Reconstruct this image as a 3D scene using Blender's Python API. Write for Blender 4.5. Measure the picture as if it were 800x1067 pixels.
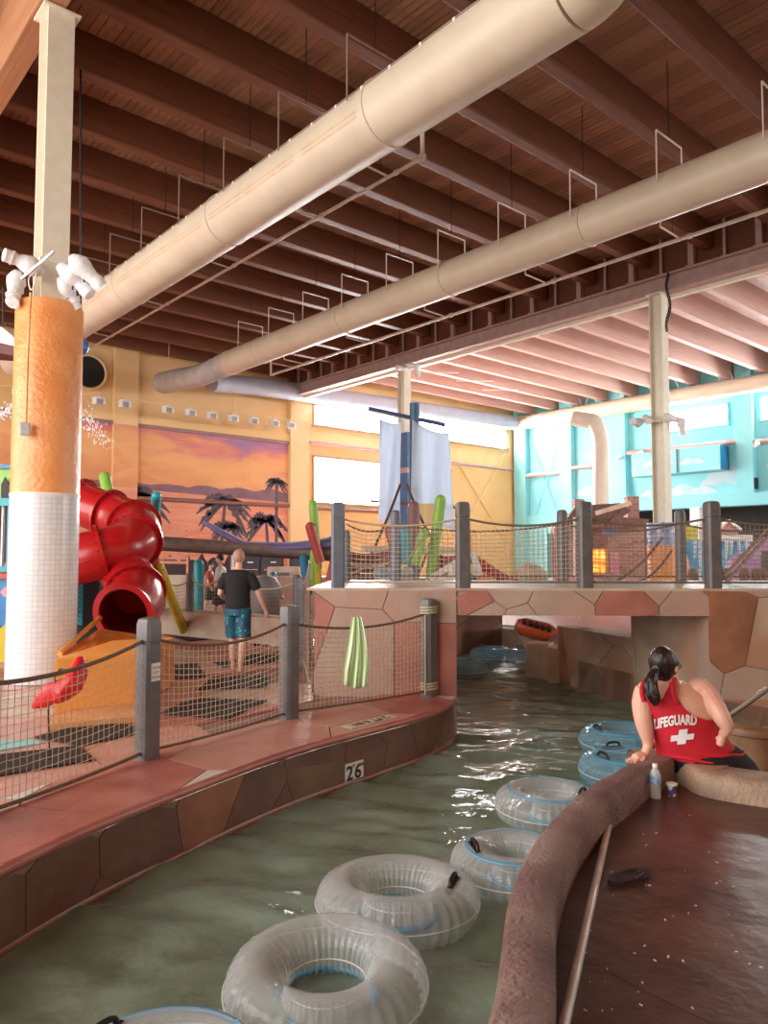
import bpy, bmesh, math, random
from mathutils import Vector, Matrix
from mathutils.geometry import tessellate_polygon
from mathutils.bvhtree import BVHTree
R = math.radians
random.seed(7)
S = bpy.context.scene
COL = S.collection
for o in list(bpy.data.objects): bpy.data.objects.remove(o)

# ------------------------------------------------------------------ camera
F = 780.0; CX = 400.0; CY = 533.5; H = 1.7
PITCH = math.atan(44.5 / F); YAW = R(41.1)
cd = bpy.data.cameras.new('camera'); cam = bpy.data.objects.new('camera', cd); COL.objects.link(cam)
cam.location = (0, 0, H); cam.rotation_euler = (R(90) + PITCH, 0, -YAW)
cd.sensor_fit = 'VERTICAL'; cd.sensor_height = 36.0; cd.lens = 36.0 * F / 1067.0
cd.clip_start = 0.05; cd.clip_end = 300
S.camera = cam
# ------------------------------------------------------------------ view and world
S.view_settings.view_transform = 'Standard'; S.view_settings.look = 'None'
S.view_settings.gamma = 1; S.view_settings.use_curve_mapping = False
S.view_settings.exposure = 0.62
S.cycles.sample_clamp_indirect = 30
W = bpy.data.worlds.new('sky'); S.world = W; W.use_nodes = True
bgn = W.node_tree.nodes['Background']; bgn.inputs[0].default_value = (0.86, 0.93, 1.0, 1); bgn.inputs[1].default_value = .6
def area(name, loc, rot, sx, sy, power, col=(1, 1, 1)):
    l = bpy.data.lights.new(name, 'AREA'); l.shape = 'RECTANGLE'; l.size = sx; l.size_y = sy; l.energy = power; l.color = col
    o = bpy.data.objects.new(name, l); COL.objects.link(o); o.location = loc; o.rotation_euler = rot; return o
# tall glazed side of the hall to the left of the picture (daylight), and an added unseen fill that brightens the far bay
area('left_glazing_daylight', (-9, 13, 5.5), (0, R(-90), 0), 9, 28, 3000, (1, .95, .88))
area('far_bay_fill', (29.5, -8, 6.0), (R(90), 0, 0), 15, 8, 1600, (1, .96, .92))

# ------------------------------------------------------------------ pixel <-> place helpers
fw = Vector((math.sin(YAW) * math.cos(PITCH), math.cos(YAW) * math.cos(PITCH), math.sin(PITCH)))
rt = Vector((math.cos(YAW), -math.sin(YAW), 0)); upv = rt.cross(fw); CAM = Vector((0, 0, H))
hf = Vector((math.sin(YAW), math.cos(YAW), 0))
def ray(x, y): return fw + rt * ((x - CX) / F) - upv * ((y - CY) / F)
def pz(x, y, z): r = ray(x, y); return CAM + r * ((z - H) / r.z)
def pd(x, y, d): return CAM + ray(x, y) * d
def pX(x, y, X): r = ray(x, y); return CAM + r * (X / r.x)
def pY(x, y, Y): r = ray(x, y); return CAM + r * (Y / r.y)
def lerp(a, b, t): return a + (b - a) * t

# ------------------------------------------------------------------ materials
def M(name, c, c2=None, sc=4.0, r=.6, bump=0, bsc=None, metal=0, st=(1, 1, 1), det=5, alpha=1, spec=.5, trans=0, coat=0, sheen=0, lo=.35, hi=.65, c3=None, sc3=.6, bd=.02):
    m = bpy.data.materials.new(name); m.use_nodes = True; nt = m.node_tree; N = nt.nodes; L = nt.links
    b = N['Principled BSDF']; b.inputs['Roughness'].default_value = r; b.inputs['Metallic'].default_value = metal
    b.inputs['Alpha'].default_value = alpha; b.inputs['Specular IOR Level'].default_value = spec
    b.inputs['Transmission Weight'].default_value = trans; b.inputs['Coat Weight'].default_value = coat
    b.inputs['Base Color'].default_value = (*c, 1)
    tc = N.new('ShaderNodeTexCoord'); mp = N.new('ShaderNodeMapping'); mp.inputs['Scale'].default_value = st
    L.new(tc.outputs['Object'], mp.inputs['Vector'])
    if c2 is None: c2 = tuple(v * .82 for v in c)
    n = N.new('ShaderNodeTexNoise'); n.inputs['Scale'].default_value = sc; n.inputs['Detail'].default_value = det
    L.new(mp.outputs[0], n.inputs['Vector'])
    cr = N.new('ShaderNodeValToRGB'); cr.color_ramp.elements[0].position = lo; cr.color_ramp.elements[1].position = hi
    cr.color_ramp.elements[0].color = (*c, 1); cr.color_ramp.elements[1].color = (*c2, 1)
    L.new(n.outputs['Fac'], cr.inputs['Fac']); out = cr.outputs[0]
    if c3:
        n3 = N.new('ShaderNodeTexNoise'); n3.inputs['Scale'].default_value = sc3; n3.inputs['Detail'].default_value = 4
        L.new(tc.outputs['Object'], n3.inputs['Vector'])
        r3 = N.new('ShaderNodeValToRGB'); r3.color_ramp.elements[0].position = .48; r3.color_ramp.elements[1].position = .62
        L.new(n3.outputs['Fac'], r3.inputs['Fac'])
        mx = N.new('ShaderNodeMix'); mx.data_type = 'RGBA'; L.new(r3.outputs[0], mx.inputs['Factor'])
        L.new(out, mx.inputs['A']); mx.inputs['B'].default_value = (*c3, 1); out = mx.outputs['Result']
    L.new(out, b.inputs['Base Color'])
    if bump:
        nb = N.new('ShaderNodeTexNoise'); nb.inputs['Scale'].default_value = bsc or sc * 4; nb.inputs['Detail'].default_value = 4
        L.new(mp.outputs[0], nb.inputs['Vector'])
        bp = N.new('ShaderNodeBump'); bp.inputs['Strength'].default_value = bump; bp.inputs['Distance'].default_value = bd
        L.new(nb.outputs['Fac'], bp.inputs['Height']); L.new(bp.outputs[0], b.inputs['Normal'])
    m['b'] = 1
    return m
def emit(name, c, s):
    m = bpy.data.materials.new(name); m.use_nodes = True; b = m.node_tree.nodes['Principled BSDF']
    b.inputs['Base Color'].default_value = (*c, 1); b.inputs['Emission Color'].default_value = (*c, 1); b.inputs['Emission Strength'].default_value = s
    return m
WOOD = M('joist_wood', (.19, .062, .024), (.115, .034, .015), sc=3, r=.55, st=(.35, 6, 9), bump=.1, lo=.3, hi=.7)
WOODP = M('plank_wood', (.50, .27, .145), (.26, .12, .06), sc=3, r=.65, st=(5, .5, 5), bump=.1, lo=.3, hi=.75, c3=(.38, .17, .10), sc3=2.0)
WOODP2 = M('plank_wood_dark', (.40, .20, .105), (.20, .088, .048), sc=3, r=.65, st=(5, .5, 5), bump=.1, lo=.3, hi=.75, c3=(.33, .15, .09), sc3=2.0)
GLU = M('glulam_wood', (.50, .24, .12), (.36, .15, .07), sc=2.2, r=.5, st=(9, .3, 9), bump=.1, lo=.3, hi=.7)
WOODL = M('lit_far_joist_wood', (.60, .385, .32), (.52, .315, .26), sc=3, r=.6, st=(.35, 6, 9))  # paler than the near joists, the bay's daylight is in the colour
DUCT = M('duct_paint', (.66, .56, .43), (.60, .50, .38), sc=1.5, r=.45, metal=.0)
DUCTG = M('duct_fabric_grey', (.50, .47, .44), (.40, .38, .38), sc=2, r=.6, bump=.5, bsc=5, bd=.08)
DUCTB = M('duct_blue_grey', (.48, .52, .64), (.42, .46, .58), sc=2, r=.5)
TAPE = M('duct_tape', (.70, .50, .32), r=.5)
CREAM = M('cream_steel_paint', (.84, .79, .66), (.78, .72, .60), sc=6, r=.4)
BEAM = M('beam_steel_paint', (.50, .36, .33), (.42, .30, .28), sc=4, r=.5)
WHITE = M('white_paint', (.88, .87, .84), r=.45)
PIPEW = M('white_pipe', (.85, .78, .70), r=.35)
ORANGE = M('orange_render', (.80, .30, .09), (.86, .38, .14), sc=3, r=.35, bump=.55, bsc=16, bd=.03)
BAG = M('white_bag', (.86, .85, .85), (.75, .75, .78), sc=8, r=.4, bump=.5, bsc=14, bd=.03)
YEL = M('yellow_wall', (.86, .56, .24), (.80, .48, .19), sc=.7, r=.7, c3=(.86, .60, .30), sc3=.12)
YELL = M('pale_yellow_wall', (.88, .66, .36), (.84, .60, .30), sc=.7, r=.7)
TEAL = M('teal_wall', (.28, .72, .76), (.22, .64, .72), sc=.5, r=.6)
PINKB = M('pink_girt', (.62, .38, .36), r=.5)
GREY = M('post_grey', (.145, .13, .135), (.11, .10, .105), sc=8, r=.45)
GREYL = M('post_blue_grey', (.15, .17, .21), (.12, .14, .18), sc=8, r=.45)
ROPE = M('rope_brown', (.22, .15, .11), (.12, .08, .06), sc=60, r=.8, st=(1, 1, 1))
ROPEL = M('rope_pale', (.55, .47, .33), (.40, .33, .22), sc=60, r=.8)
NET = M('net_twine', (.80, .70, .56), (.66, .56, .44), sc=30, r=.8)
NETD = M('net_twine_brown', (.40, .30, .24), (.3, .22, .17), sc=30, r=.8)
FLOORB = M('grout_concrete', (.30, .17, .14), r=.7)
CR = M('red_concrete', (.46, .14, .11), (.36, .105, .085), sc=2.5, r=.38, bump=.25, bsc=14, c3=(.50, .20, .16), sc3=1.2)
CP = M('pink_concrete', (.60, .28, .22), (.50, .22, .17), sc=2.5, r=.38, bump=.25, bsc=14, c3=(.55, .30, .24), sc3=1.2)
CT = M('tan_concrete', (.58, .46, .36), (.48, .36, .28), sc=2.5, r=.4, bump=.25, bsc=14, c3=(.46, .28, .22), sc3=1.2)
CG = M('grey_concrete', (.62, .58, .52), (.54, .49, .44), sc=2.5, r=.4, bump=.25, bsc=14)
WB = M('brown_wall_stone', (.13, .060, .040), (.19, .10, .065), sc=2.2, r=.45, bump=.3, bsc=12, c3=(.16, .055, .035), sc3=1.3)
WB2 = M('tan_wall_stone', (.24, .15, .095), (.16, .085, .055), sc=2.0, r=.45, bump=.3, bsc=12, c3=(.15, .07, .045), sc3=1.1)
WR = M('rust_wall_stone', (.40, .17, .09), (.22, .09, .055), sc=2.0, r=.5, bump=.3, bsc=12)
BT = M('bridge_tan_stone', (.46, .33, .26), (.36, .24, .19), sc=2.2, r=.55, bump=.25, bsc=12, c3=(.44, .27, .21), sc3=1.4)
BR = M('bridge_red_stone', (.44, .17, .13), (.34, .12, .09), sc=2.2, r=.55, bump=.25, bsc=12)
BW = M('tan_channel_stone', (.56, .42, .32), (.38, .25, .18), sc=1.6, r=.5, bump=.25, bsc=12, c3=(.42, .22, .15), sc3=.9)
COPE = M('rough_coping', (.20, .10, .085), (.13, .058, .05), sc=4, r=.6, bump=.9, bsc=45, c3=(.25, .155, .13), sc3=2.2)
KERB = M('tan_kerb', (.40, .27, .19), (.28, .18, .125), sc=5, r=.6, bump=.7, bsc=40)
PLAT = M('brown_wet_deck', (.060, .020, .013), (.115, .040, .027), sc=2.2, r=.33, bump=.35, bsc=9, c3=(.10, .042, .030), sc3=1.5, lo=.4, hi=.62)
PLATR = M('red_wet_deck', (.19, .055, .038), (.13, .038, .027), sc=2.2, r=.26, bump=.5, bsc=9)
MAT = M('black_rubber', (.012, .011, .012), r=.7)
RED = M('slide_red', (.50, .010, .013), (.42, .008, .011), sc=1, r=.28, coat=.15)
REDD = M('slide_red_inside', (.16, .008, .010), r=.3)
ORG = M('slide_orange', (1.0, .44, .10), (.96, .38, .07), sc=2, r=.3)
BLACK = M('black', (.012, .011, .012), r=.5)
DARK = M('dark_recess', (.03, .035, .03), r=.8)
BLUE = M('blue_paint', (.03, .25, .50), r=.35); CYAN = M('cyan_paint', (.03, .42, .50), r=.35)
GREEN = M('green_paint', (.30, .60, .10), r=.4); YELP = M('yellow_paint', (.70, .55, .05), r=.4); REDP = M('red_paint', (.50, .07, .06), r=.4)
LOG = M('log_grey', (.28, .22, .20), (.20, .15, .13), sc=6, r=.6, st=(1, 1, 1))
PURP = M('purple_canvas', (.24, .20, .46), (.19, .16, .38), sc=3, r=.7)
PINK = M('pink_paint', (.80, .35, .45), r=.5); LIL = M('lilac_mound', (.62, .40, .68), (.50, .32, .60), sc=4, r=.6)
SKIN = M('skin', (.80, .46, .35), (.74, .38, .28), sc=6, r=.45); SKINP = M('skin_pale', (.78, .46, .36), (.70, .38, .29), sc=6, r=.5)
SHIRT = M('red_cotton', (.62, .012, .03), (.50, .008, .022), sc=5, r=.8, bump=.4, bsc=10, bd=.02)
HAIR = M('dark_hair', (.022, .010, .009), (.012, .006, .006), sc=30, r=.35, st=(1, 1, .15), bump=.6, bsc=60)
STEEL = M('stainless', (.62, .58, .55), r=.25, metal=.9)
POLE = M('aluminium_pole', (.66, .56, .50), (.5, .4, .36), sc=6, r=.3, metal=.4)
BRICK = None

# ------------------------------------------------------------------ mesh builder
ORG_ = {}
def org(o): return ORG_.get(o.name, Vector((0, 0, 0))) if o else Vector((0, 0, 0))
class MB:
    def __init__(s): s.v = []; s.f = []; s.m = []
    def add(s, vs, fs, mi=0):
        k = len(s.v); s.v += [Vector(p) for p in vs]
        for f in fs: s.f.append([k + i for i in f]); s.m.append(mi)
        return s
    def box(s, c, d, rz=0, mi=0, rot=None):
        c = Vector(c); h = [d[0] / 2, d[1] / 2, d[2] / 2]
        m = rot if rot is not None else Matrix.Rotation(rz, 3, 'Z')
        vs = [c + m @ Vector((x * h[0], y * h[1], z * h[2])) for z in (-1, 1) for (x, y) in ((-1, -1), (1, -1), (1, 1), (-1, 1))]
        return s.add(vs, [(3, 2, 1, 0), (4, 5, 6, 7), (0, 1, 5, 4), (1, 2, 6, 5), (2, 3, 7, 6), (3, 0, 4, 7)], mi)
    def bar(s, a, b, w, h, mi=0):            # rectangular bar from a to b
        a = Vector(a); b = Vector(b); d = (b - a); L = d.length; d.normalize()
        u = Vector((0, 0, 1)) if abs(d.z) < .95 else Vector((1, 0, 0))
        x = d.cross(u).normalized(); z = x.cross(d).normalized()
        rot = Matrix((x, d, z)).transposed()
        return s.box((a + b) / 2, (w, L, h), rot=rot, mi=mi)
    def tube(s, pts, r, n=8, closed=False, caps=True, mi=0, sx=1.0, up=None):
        pts = [Vector(p) for p in pts]; N = len(pts)
        rr = r if isinstance(r, (list, tuple)) else [r] * N
        T = []
        for i in range(N):
            if closed: t = pts[(i + 1) % N] - pts[i - 1]
            else: t = pts[min(i + 1, N - 1)] - pts[max(i - 1, 0)]
            T.append(t.normalized() if t.length > 1e-9 else Vector((0, 0, 1)))
        u = Vector(up) if up else (Vector((0, 0, 1)) if abs(T[0].z) < .9 else Vector((1, 0, 0)))
        x = T[0].cross(u).normalized(); vs = []
        for i in range(N):
            x = (x - T[i] * x.dot(T[i]))
            x = x.normalized() if x.length > 1e-6 else T[i].orthogonal().normalized()
            y = T[i].cross(x)
            for k in range(n):
                a = 2 * math.pi * k / n
                vs.append(pts[i] + x * (math.cos(a) * rr[i] * sx) + y * (math.sin(a) * rr[i]))
        fs = []
        for i in range(N if closed else N - 1):
            j = (i + 1) % N
            for k in range(n):
                l = (k + 1) % n; fs.append((i * n + k, i * n + l, j * n + l, j * n + k))
        if caps and not closed: fs += [tuple(range(n))[::-1], tuple((N - 1) * n + k for k in range(n))]
        return s.add(vs, fs, mi)
    def lathe(s, prof, c=(0, 0, 0), n=24, mi=0, rot=None, caps=True):
        c = Vector(c); rot = rot or Matrix.Identity(3); vs = []
        for (r, z) in prof:
            for k in range(n):
                a = 2 * math.pi * k / n; vs.append(c + rot @ Vector((math.cos(a) * r, math.sin(a) * r, z)))
        fs = []
        for i in range(len(prof) - 1):
            for k in range(n):
                l = (k + 1) % n; fs.append((i * n + k, i * n + l, (i + 1) * n + l, (i + 1) * n + k))
        if caps: fs += [tuple(range(n))[::-1], tuple((len(prof) - 1) * n + k for k in range(n))]
        return s.add(vs, fs, mi)
    def prism(s, poly, z0, z1, mi=0):
        n = len(poly); vs = [(p[0], p[1], z0) for p in poly] + [(p[0], p[1], z1) for p in poly]
        tri = tessellate_polygon([[Vector((p[0], p[1], 0)) for p in poly]])
        fs = [tuple(n + i for i in t) for t in tri] + [tuple(t)[::-1] for t in tri] + [(i, (i + 1) % n, n + (i + 1) % n, n + i) for i in range(n)]
        return s.add(vs, fs, mi)
    def slab(s, pts, off, mi=0):             # planar 3D polygon given a thickness vector
        pts = [Vector(p) for p in pts]; n = len(pts); off = Vector(off)
        tri = tessellate_polygon([pts])
        vs = pts + [p + off for p in pts]
        fs = [tuple(t) for t in tri] + [tuple(n + i for i in t)[::-1] for t in tri] + [(i, (i + 1) % n, n + (i + 1) % n, n + i) for i in range(n)]
        return s.add(vs, fs, mi)
    def ell(s, c, r, n=12, rot=None, mi=0):
        c = Vector(c); rot = rot or Matrix.Identity(3); vs = []; fs = []
        for i in range(1, n):
            t = math.pi * i / n
            for k in range(2 * n):
                a = math.pi * k / n
                vs.append(c + rot @ Vector((r[0] * math.sin(t) * math.cos(a), r[1] * math.sin(t) * math.sin(a), r[2] * math.cos(t))))
        q = 2 * n
        for i in range(n - 2):
            for k in range(q): l = (k + 1) % q; fs.append((i * q + k, (i + 1) * q + k, (i + 1) * q + l, i * q + l))
        vs += [c + rot @ Vector((0, 0, r[2])), c + rot @ Vector((0, 0, -r[2]))]; a = len(vs) - 2; b = a + 1
        for k in range(q): l = (k + 1) % q; fs.append((a, k, l)); fs.append((b, (n - 2) * q + l, (n - 2) * q + k))
        return s.add(vs, fs, mi)
    def grid(s, P, mi=0):                    # P[i][j] points
        a = len(P); b = len(P[0]); vs = [p for row in P for p in row]
        return s.add(vs, [(i * b + j, (i + 1) * b + j, (i + 1) * b + j + 1, i * b + j + 1) for i in range(a - 1) for j in range(b - 1)], mi)
    def mesh(s, name, mats, o=Vector((0, 0, 0)), smooth=None, bevel=0, fix=True):
        me = bpy.data.meshes.new(name)
        me.from_pydata([p - o for p in s.v], [], s.f)
        for m in mats: me.materials.append(m)
        if len(mats) > 1: me.polygons.foreach_set('material_index', s.m)
        if fix or bevel:
            bm = bmesh.new(); bm.from_mesh(me)
            if bevel: bmesh.ops.remove_doubles(bm, verts=bm.verts, dist=1e-5)
            if fix: bmesh.ops.recalc_face_normals(bm, faces=bm.faces)
            if bevel:
                es = [e for e in bm.edges if len(e.link_faces) == 2 and e.calc_face_angle(0) > .5]
                bmesh.ops.bevel(bm, geom=es, offset=bevel, segments=2, profile=.6, affect='EDGES')
            bm.to_mesh(me); bm.free()
        if smooth is not None:
            me.shade_smooth(); me.set_sharp_from_angle(angle=R(smooth))
        me.update(); return me
    def build(s, name, mat, parent=None, smooth=None, bevel=0, label=None, cat=None, group=None, kind=None, fix=True, o=None):
        mats = mat if isinstance(mat, (list, tuple)) else [mat]
        oo = org(parent) if parent else (Vector(o) if o is not None else Vector((0, 0, 0)))
        me = s.mesh(name, mats, oo, smooth, bevel, fix)
        ob = bpy.data.objects.new(name, me); COL.objects.link(ob)
        if parent: ob.parent = parent
        else: ob.location = oo
        ORG_[ob.name] = oo
        if label: ob['label'] = label
        if cat: ob['category'] = cat
        if group: ob['group'] = group
        if kind: ob['kind'] = kind
        return ob
def thing(name, label, cat, loc=(0, 0, 0), group=None, kind=None):
    o = bpy.data.objects.new(name, None); COL.objects.link(o); o.location = loc; o.empty_display_size = .1
    ORG_[o.name] = Vector(loc); o['label'] = label; o['category'] = cat
    if group: o['group'] = group
    if kind: o['kind'] = kind
    return o
def struct(name, kind='structure'):
    o = bpy.data.objects.new(name, None); COL.objects.link(o); o['kind'] = kind; ORG_[o.name] = Vector((0, 0, 0)); return o
def copytree(o, loc, rz=0, label=None):
    c = o.copy(); COL.objects.link(c); c.location = loc; c.rotation_euler = (0, 0, rz); ORG_[c.name] = Vector(loc)
    if label: c['label'] = label
    for ch in list(o.children):
        d = ch.copy(); COL.objects.link(d); d.parent = c
        for g in list(ch.children): e = g.copy(); COL.objects.link(e); e.parent = d
    return c
def remesh(o, vox, sm=4, fac=.5):
    a = o.modifiers.new('r', 'REMESH'); a.mode = 'VOXEL'; a.voxel_size = vox; a.use_smooth_shade = True
    b = o.modifiers.new('s', 'SMOOTH'); b.iterations = sm; b.factor = fac
    dg = bpy.context.evaluated_depsgraph_get(); dg.update()
    me = bpy.data.meshes.new_from_object(o.evaluated_get(dg)); o.modifiers.clear(); o.data = me; me.shade_smooth()
    return o
def catmull(P, n=6, closed=False):
    P = [Vector(p) for p in P]; out = []; N = len(P)
    for i in range(N if closed else N - 1):
        if closed: a, b, c, d = P[i - 1], P[i], P[(i + 1) % N], P[(i + 2) % N]
        else: a, b, c, d = P[max(i - 1, 0)], P[i], P[i + 1], P[min(i + 2, N - 1)]
        for k in range(n):
            t = k / n
            out.append(.5 * ((2 * b) + (c - a) * t + (2 * a - 5 * b + 4 * c - d) * t * t + (3 * b - a - 3 * c + d) * t ** 3))
    if not closed: out.append(P[-1])
    return out
def text_mesh(txt, size, font_scale=1.0, bold=0.0):
    cu = bpy.data.curves.new('lettering', 'FONT'); cu.body = txt; cu.size = size; cu.align_x = 'CENTER'; cu.align_y = 'CENTER'; cu.offset = bold
    cu.resolution_u = 3
    o = bpy.data.objects.new('lettering', cu); COL.objects.link(o)
    dg = bpy.context.evaluated_depsgraph_get(); dg.update()
    me = bpy.data.meshes.new_from_object(o.evaluated_get(dg)); bpy.data.objects.remove(o)
    vs = [v.co.copy() for v in me.vertices]; fs = [list(p.vertices) for p in me.polygons]; bpy.data.meshes.remove(me)
    return vs, fs
def flat_text(name, txt, size, o, ux, uy, mat, parent, bold=0, lift=.002, label=None):
    vs, fs = text_mesh(txt, size, bold=bold); ux = Vector(ux).normalized(); uy = Vector(uy).normalized(); n = ux.cross(uy)
    b = MB(); b.add([Vector(o) + ux * v.x + uy * v.y + n * lift for v in vs], fs)
    return b.build(name, mat, parent, fix=False, label=label)

# ---- polygon cells (irregular stone pieces)
def clip(poly, nx, ny, c):                   # keep nx*x+ny*y <= c
    out = []
    for i in range(len(poly)):
        a = poly[i]; b = poly[(i + 1) % len(poly)]
        da = nx * a[0] + ny * a[1] - c; db = nx * b[0] + ny * b[1] - c
        if da <= 0: out.append(a)
        if (da < 0 < db) or (db < 0 < da):
            t = da / (da - db); out.append((a[0] + (b[0] - a[0]) * t, a[1] + (b[1] - a[1]) * t))
    return out
def cells(u0, u1, v0, v1, cs, jit=.38, seed=1, gap=.010):
    rnd = random.Random(seed); pts = []
    nu = max(1, round((u1 - u0) / cs)); nv = max(1, round((v1 - v0) / cs))
    for i in range(-1, nu + 1):
        for j in range(-1, nv + 1):
            pts.append((u0 + (i + .5 + (.5 if j % 2 else 0) + rnd.uniform(-jit, jit)) * (u1 - u0) / nu, v0 + (j + .5 + rnd.uniform(-jit, jit)) * (v1 - v0) / nv))
    out = []
    for p in pts:
        poly = [(u0, v0), (u1, v0), (u1, v1), (u0, v1)]
        for q in pts:
            if q is p: continue
            dx = q[0] - p[0]; dy = q[1] - p[1]; d = math.hypot(dx, dy)
            if d > cs * 4 or d < 1e-6: continue
            mx = (p[0] + q[0]) / 2; my = (p[1] + q[1]) / 2
            poly = clip(poly, dx / d, dy / d, (dx * mx + dy * my) / d - gap / 2)
            if len(poly) < 3: break
        if len(poly) >= 3:
            A = abs(sum(poly[i][0] * poly[(i + 1) % len(poly)][1] - poly[(i + 1) % len(poly)][0] * poly[i][1] for i in range(len(poly)))) / 2
            if A > .01: out.append(poly)
    return out
def piece(poly, mp, strip=None, depth=.03):  # polygon in (u,v) -> solid piece through map mp(u,v,off)
    b = MB()
    us = [p[0] for p in poly]
    if strip:
        k0 = math.floor(min(us) / strip); k1 = math.ceil(max(us) / strip)
        for k in range(k0, k1):
            q = clip(clip(poly, 1, 0, (k + 1) * strip), -1, 0, -k * strip)
            if len(q) >= 3: b.add([mp(p[0], p[1], 0) for p in q], [tuple(range(len(q)))])
    else:
        b.add([mp(p[0], p[1], 0) for p in poly], [tuple(range(len(poly)))])
    n = len(poly)
    for i in range(n):
        a = poly[i]; c = poly[(i + 1) % n]; m = 1
        if strip: m = max(1, int(abs(a[0] - c[0]) / strip) + 1)
        for j in range(m):
            p = (lerp(a[0], c[0], j / m), lerp(a[1], c[1], j / m)); q = (lerp(a[0], c[0], (j + 1) / m), lerp(a[1], c[1], (j + 1) / m))
            b.add([mp(*p, 0), mp(*q, 0), mp(*q, -depth), mp(*p, -depth)], [(0, 1, 2, 3)])
    return b
class Curve2:
    def __init__(s, pts):
        s.p = [Vector((p[0], p[1], 0)) for p in pts]; s.d = [0]
        for a, b in zip(s.p, s.p[1:]): s.d.append(s.d[-1] + (b - a).length)
        s.L = s.d[-1]
    def at(s, u):
        u = min(max(u, 0), s.L - 1e-6)
        for i in range(len(s.d) - 1):
            if u <= s.d[i + 1]:
                t = (u - s.d[i]) / (s.d[i + 1] - s.d[i]); p = s.p[i].lerp(s.p[i + 1], t)
                def tn(j): j0 = max(j - 1, 0); j1 = min(j + 1, len(s.p) - 1); return (s.p[j1] - s.p[j0]).normalized()
                T = tn(i).lerp(tn(i + 1), t).normalized(); return p, T, Vector((-T.y, T.x, 0))

# =================================================================== ROOM SHELL
YW = 30.25; XW = 37.5
# ---- river outline
LC = catmull([(-4, 2.3, 0), (-2, 2.75, 0), (0, 3.85, 0), (1.19, 4.6, 0), (1.86, 4.95, 0), (2.67, 5.25, 0), (3.4, 5.5, 0), (4.13, 5.68, 0), (5.03, 5.80, 0), (5.63, 5.90, 0), (6.2, 6.08, 0), (6.62, 6.33, 0)], 4)
U0 = Vector((5.45, 7.55, 0)); DU = Vector((.7276, -.686, 0)).normalized(); DN = Vector((-DU.y, DU.x, 0))
def BR_(u, n, z=0): p = U0 + DU * u + DN * n; return Vector((p.x, p.y, z))
ZB = 1.26; ZS = .96                                   # bridge top / soffit
OC = [pz(x, y, .42) for x, y in ((505, 1067), (520, 1000), (532, 925), (560, 868), (604, 824), (650, 798), (688, 786))]
OC = catmull([(-4, -.3, 0), (-2.2, .35, 0), (-.6, .62, 0), (.55, .82, 0)] + [(p.x, p.y, 0) for p in OC], 5)
LEFTB = [BR_(1.74, 0), BR_(1.74, 3.0), Vector((9.7, 11.1, 0)), Vector((12.09, 11.4, 0)), Vector((13.75, 11.55, 0)), Vector((13.5, 9.9, 0))]
RIGHTB = [Vector((10.98, 8.4, 0)), Vector((10.55, 7.29, 0)), Vector((9.95, 5.9, 0)), BR_(4.78, 0), BR_(6.6, 0), Vector((9.3, 2.6, 0)), Vector((7.2, 1.6, 0))]
RIV = LC + LEFTB + RIGHTB + OC[::-1]
outer = [Vector(p) for p in ((-14, -9, 0), (XW, -9, 0), (XW, YW, 0), (-14, YW, 0))]
# ---- floor: grout bed with the river cut out, and loose coloured concrete pieces
floor = struct('floor')
b = MB(); allv = outer + RIV[::-1]
for zt in (-.03,):
    tri = tessellate_polygon([outer, RIV[::-1]])
    b.add([(p.x, p.y, zt) for p in allv], [tuple(t) for t in tri])
b.build('grout_bed', FLOORB, floor, fix=False)
CC = Curve2(LC)
def cope_map(u, v, off):
    p, T, Nn = CC.at(u); q = p + Nn * (v - .035); return Vector((q.x, q.y, off))
def cmat(i, ms): return ms[i % len(ms)]
rnd = random.Random(3)
polys = cells(0, CC.L, 0, .95, .95, seed=5, gap=.012)
for i, po in enumerate(polys):
    m = rnd.choice([CR, CP, CT, CR, CG, CP])
    piece(po, cope_map, strip=.18, depth=.035).build('paving_slab', m, floor)
# rounded nose of the coping
nose = MB(); Pn = []
for i in range(0, 81):
    p, T, Nn = CC.at(CC.L * i / 80); row = []
    for a in range(7):
        t = a / 6 * math.pi; q = p - Nn * (.035 + .03 * math.sin(t)); row.append(Vector((q.x, q.y, -.035 + .034 * math.cos(t))))
    Pn.append(row)
nose.grid(Pn); nose.build('coping_nose', CR, floor, smooth=60, fix=False)
b = MB(); b.tube([CC.at(CC.L * i / 60)[0] - CC.at(CC.L * i / 60)[2] * .012 + Vector((0, 0, -.082)) for i in range(61)], .004, 6)
b.build('metal_edge_strip', STEEL, floor, smooth=60)
def outside_strip(po):
    for p in po:
        q = Vector((p[0], p[1], 0)); best = min(((q - c).length, i) for i, c in enumerate(LC)); i = best[1]
        T = (LC[min(i + 1, len(LC) - 1)] - LC[max(i - 1, 0)]).normalized(); Nn = Vector((-T.y, T.x, 0))
        if (q - LC[i]).dot(Nn) < .05 and q.x < 6.9: return False
        if (q - U0).dot(DN) > -.02 and (q - U0).dot(DU) > -.02: return False
        if (q - U0).dot(DN) <= 0 and (q - U0).dot(DU) > 1.7: return False
    return True
polys = cells(-2, 9, 3, 17, 1.35, seed=9, gap=.014)
for i, po in enumerate(polys):
    if not outside_strip(po): continue
    m = rnd.choice([CR, CP, CT, CP, CR, CP])
    piece(po, lambda u, v, o: Vector((u, v, -.006 + o)), depth=.024).build('paving_slab', m, floor)
# far floor beyond: flat coloured concrete
b = MB(); b.box((11.5, 23.6, -.015), (51, 13.2, .02)); b.box((23.8, 11.5, -.015), (19, 11, .02))
b.build('far_paving', CP, floor)

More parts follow.
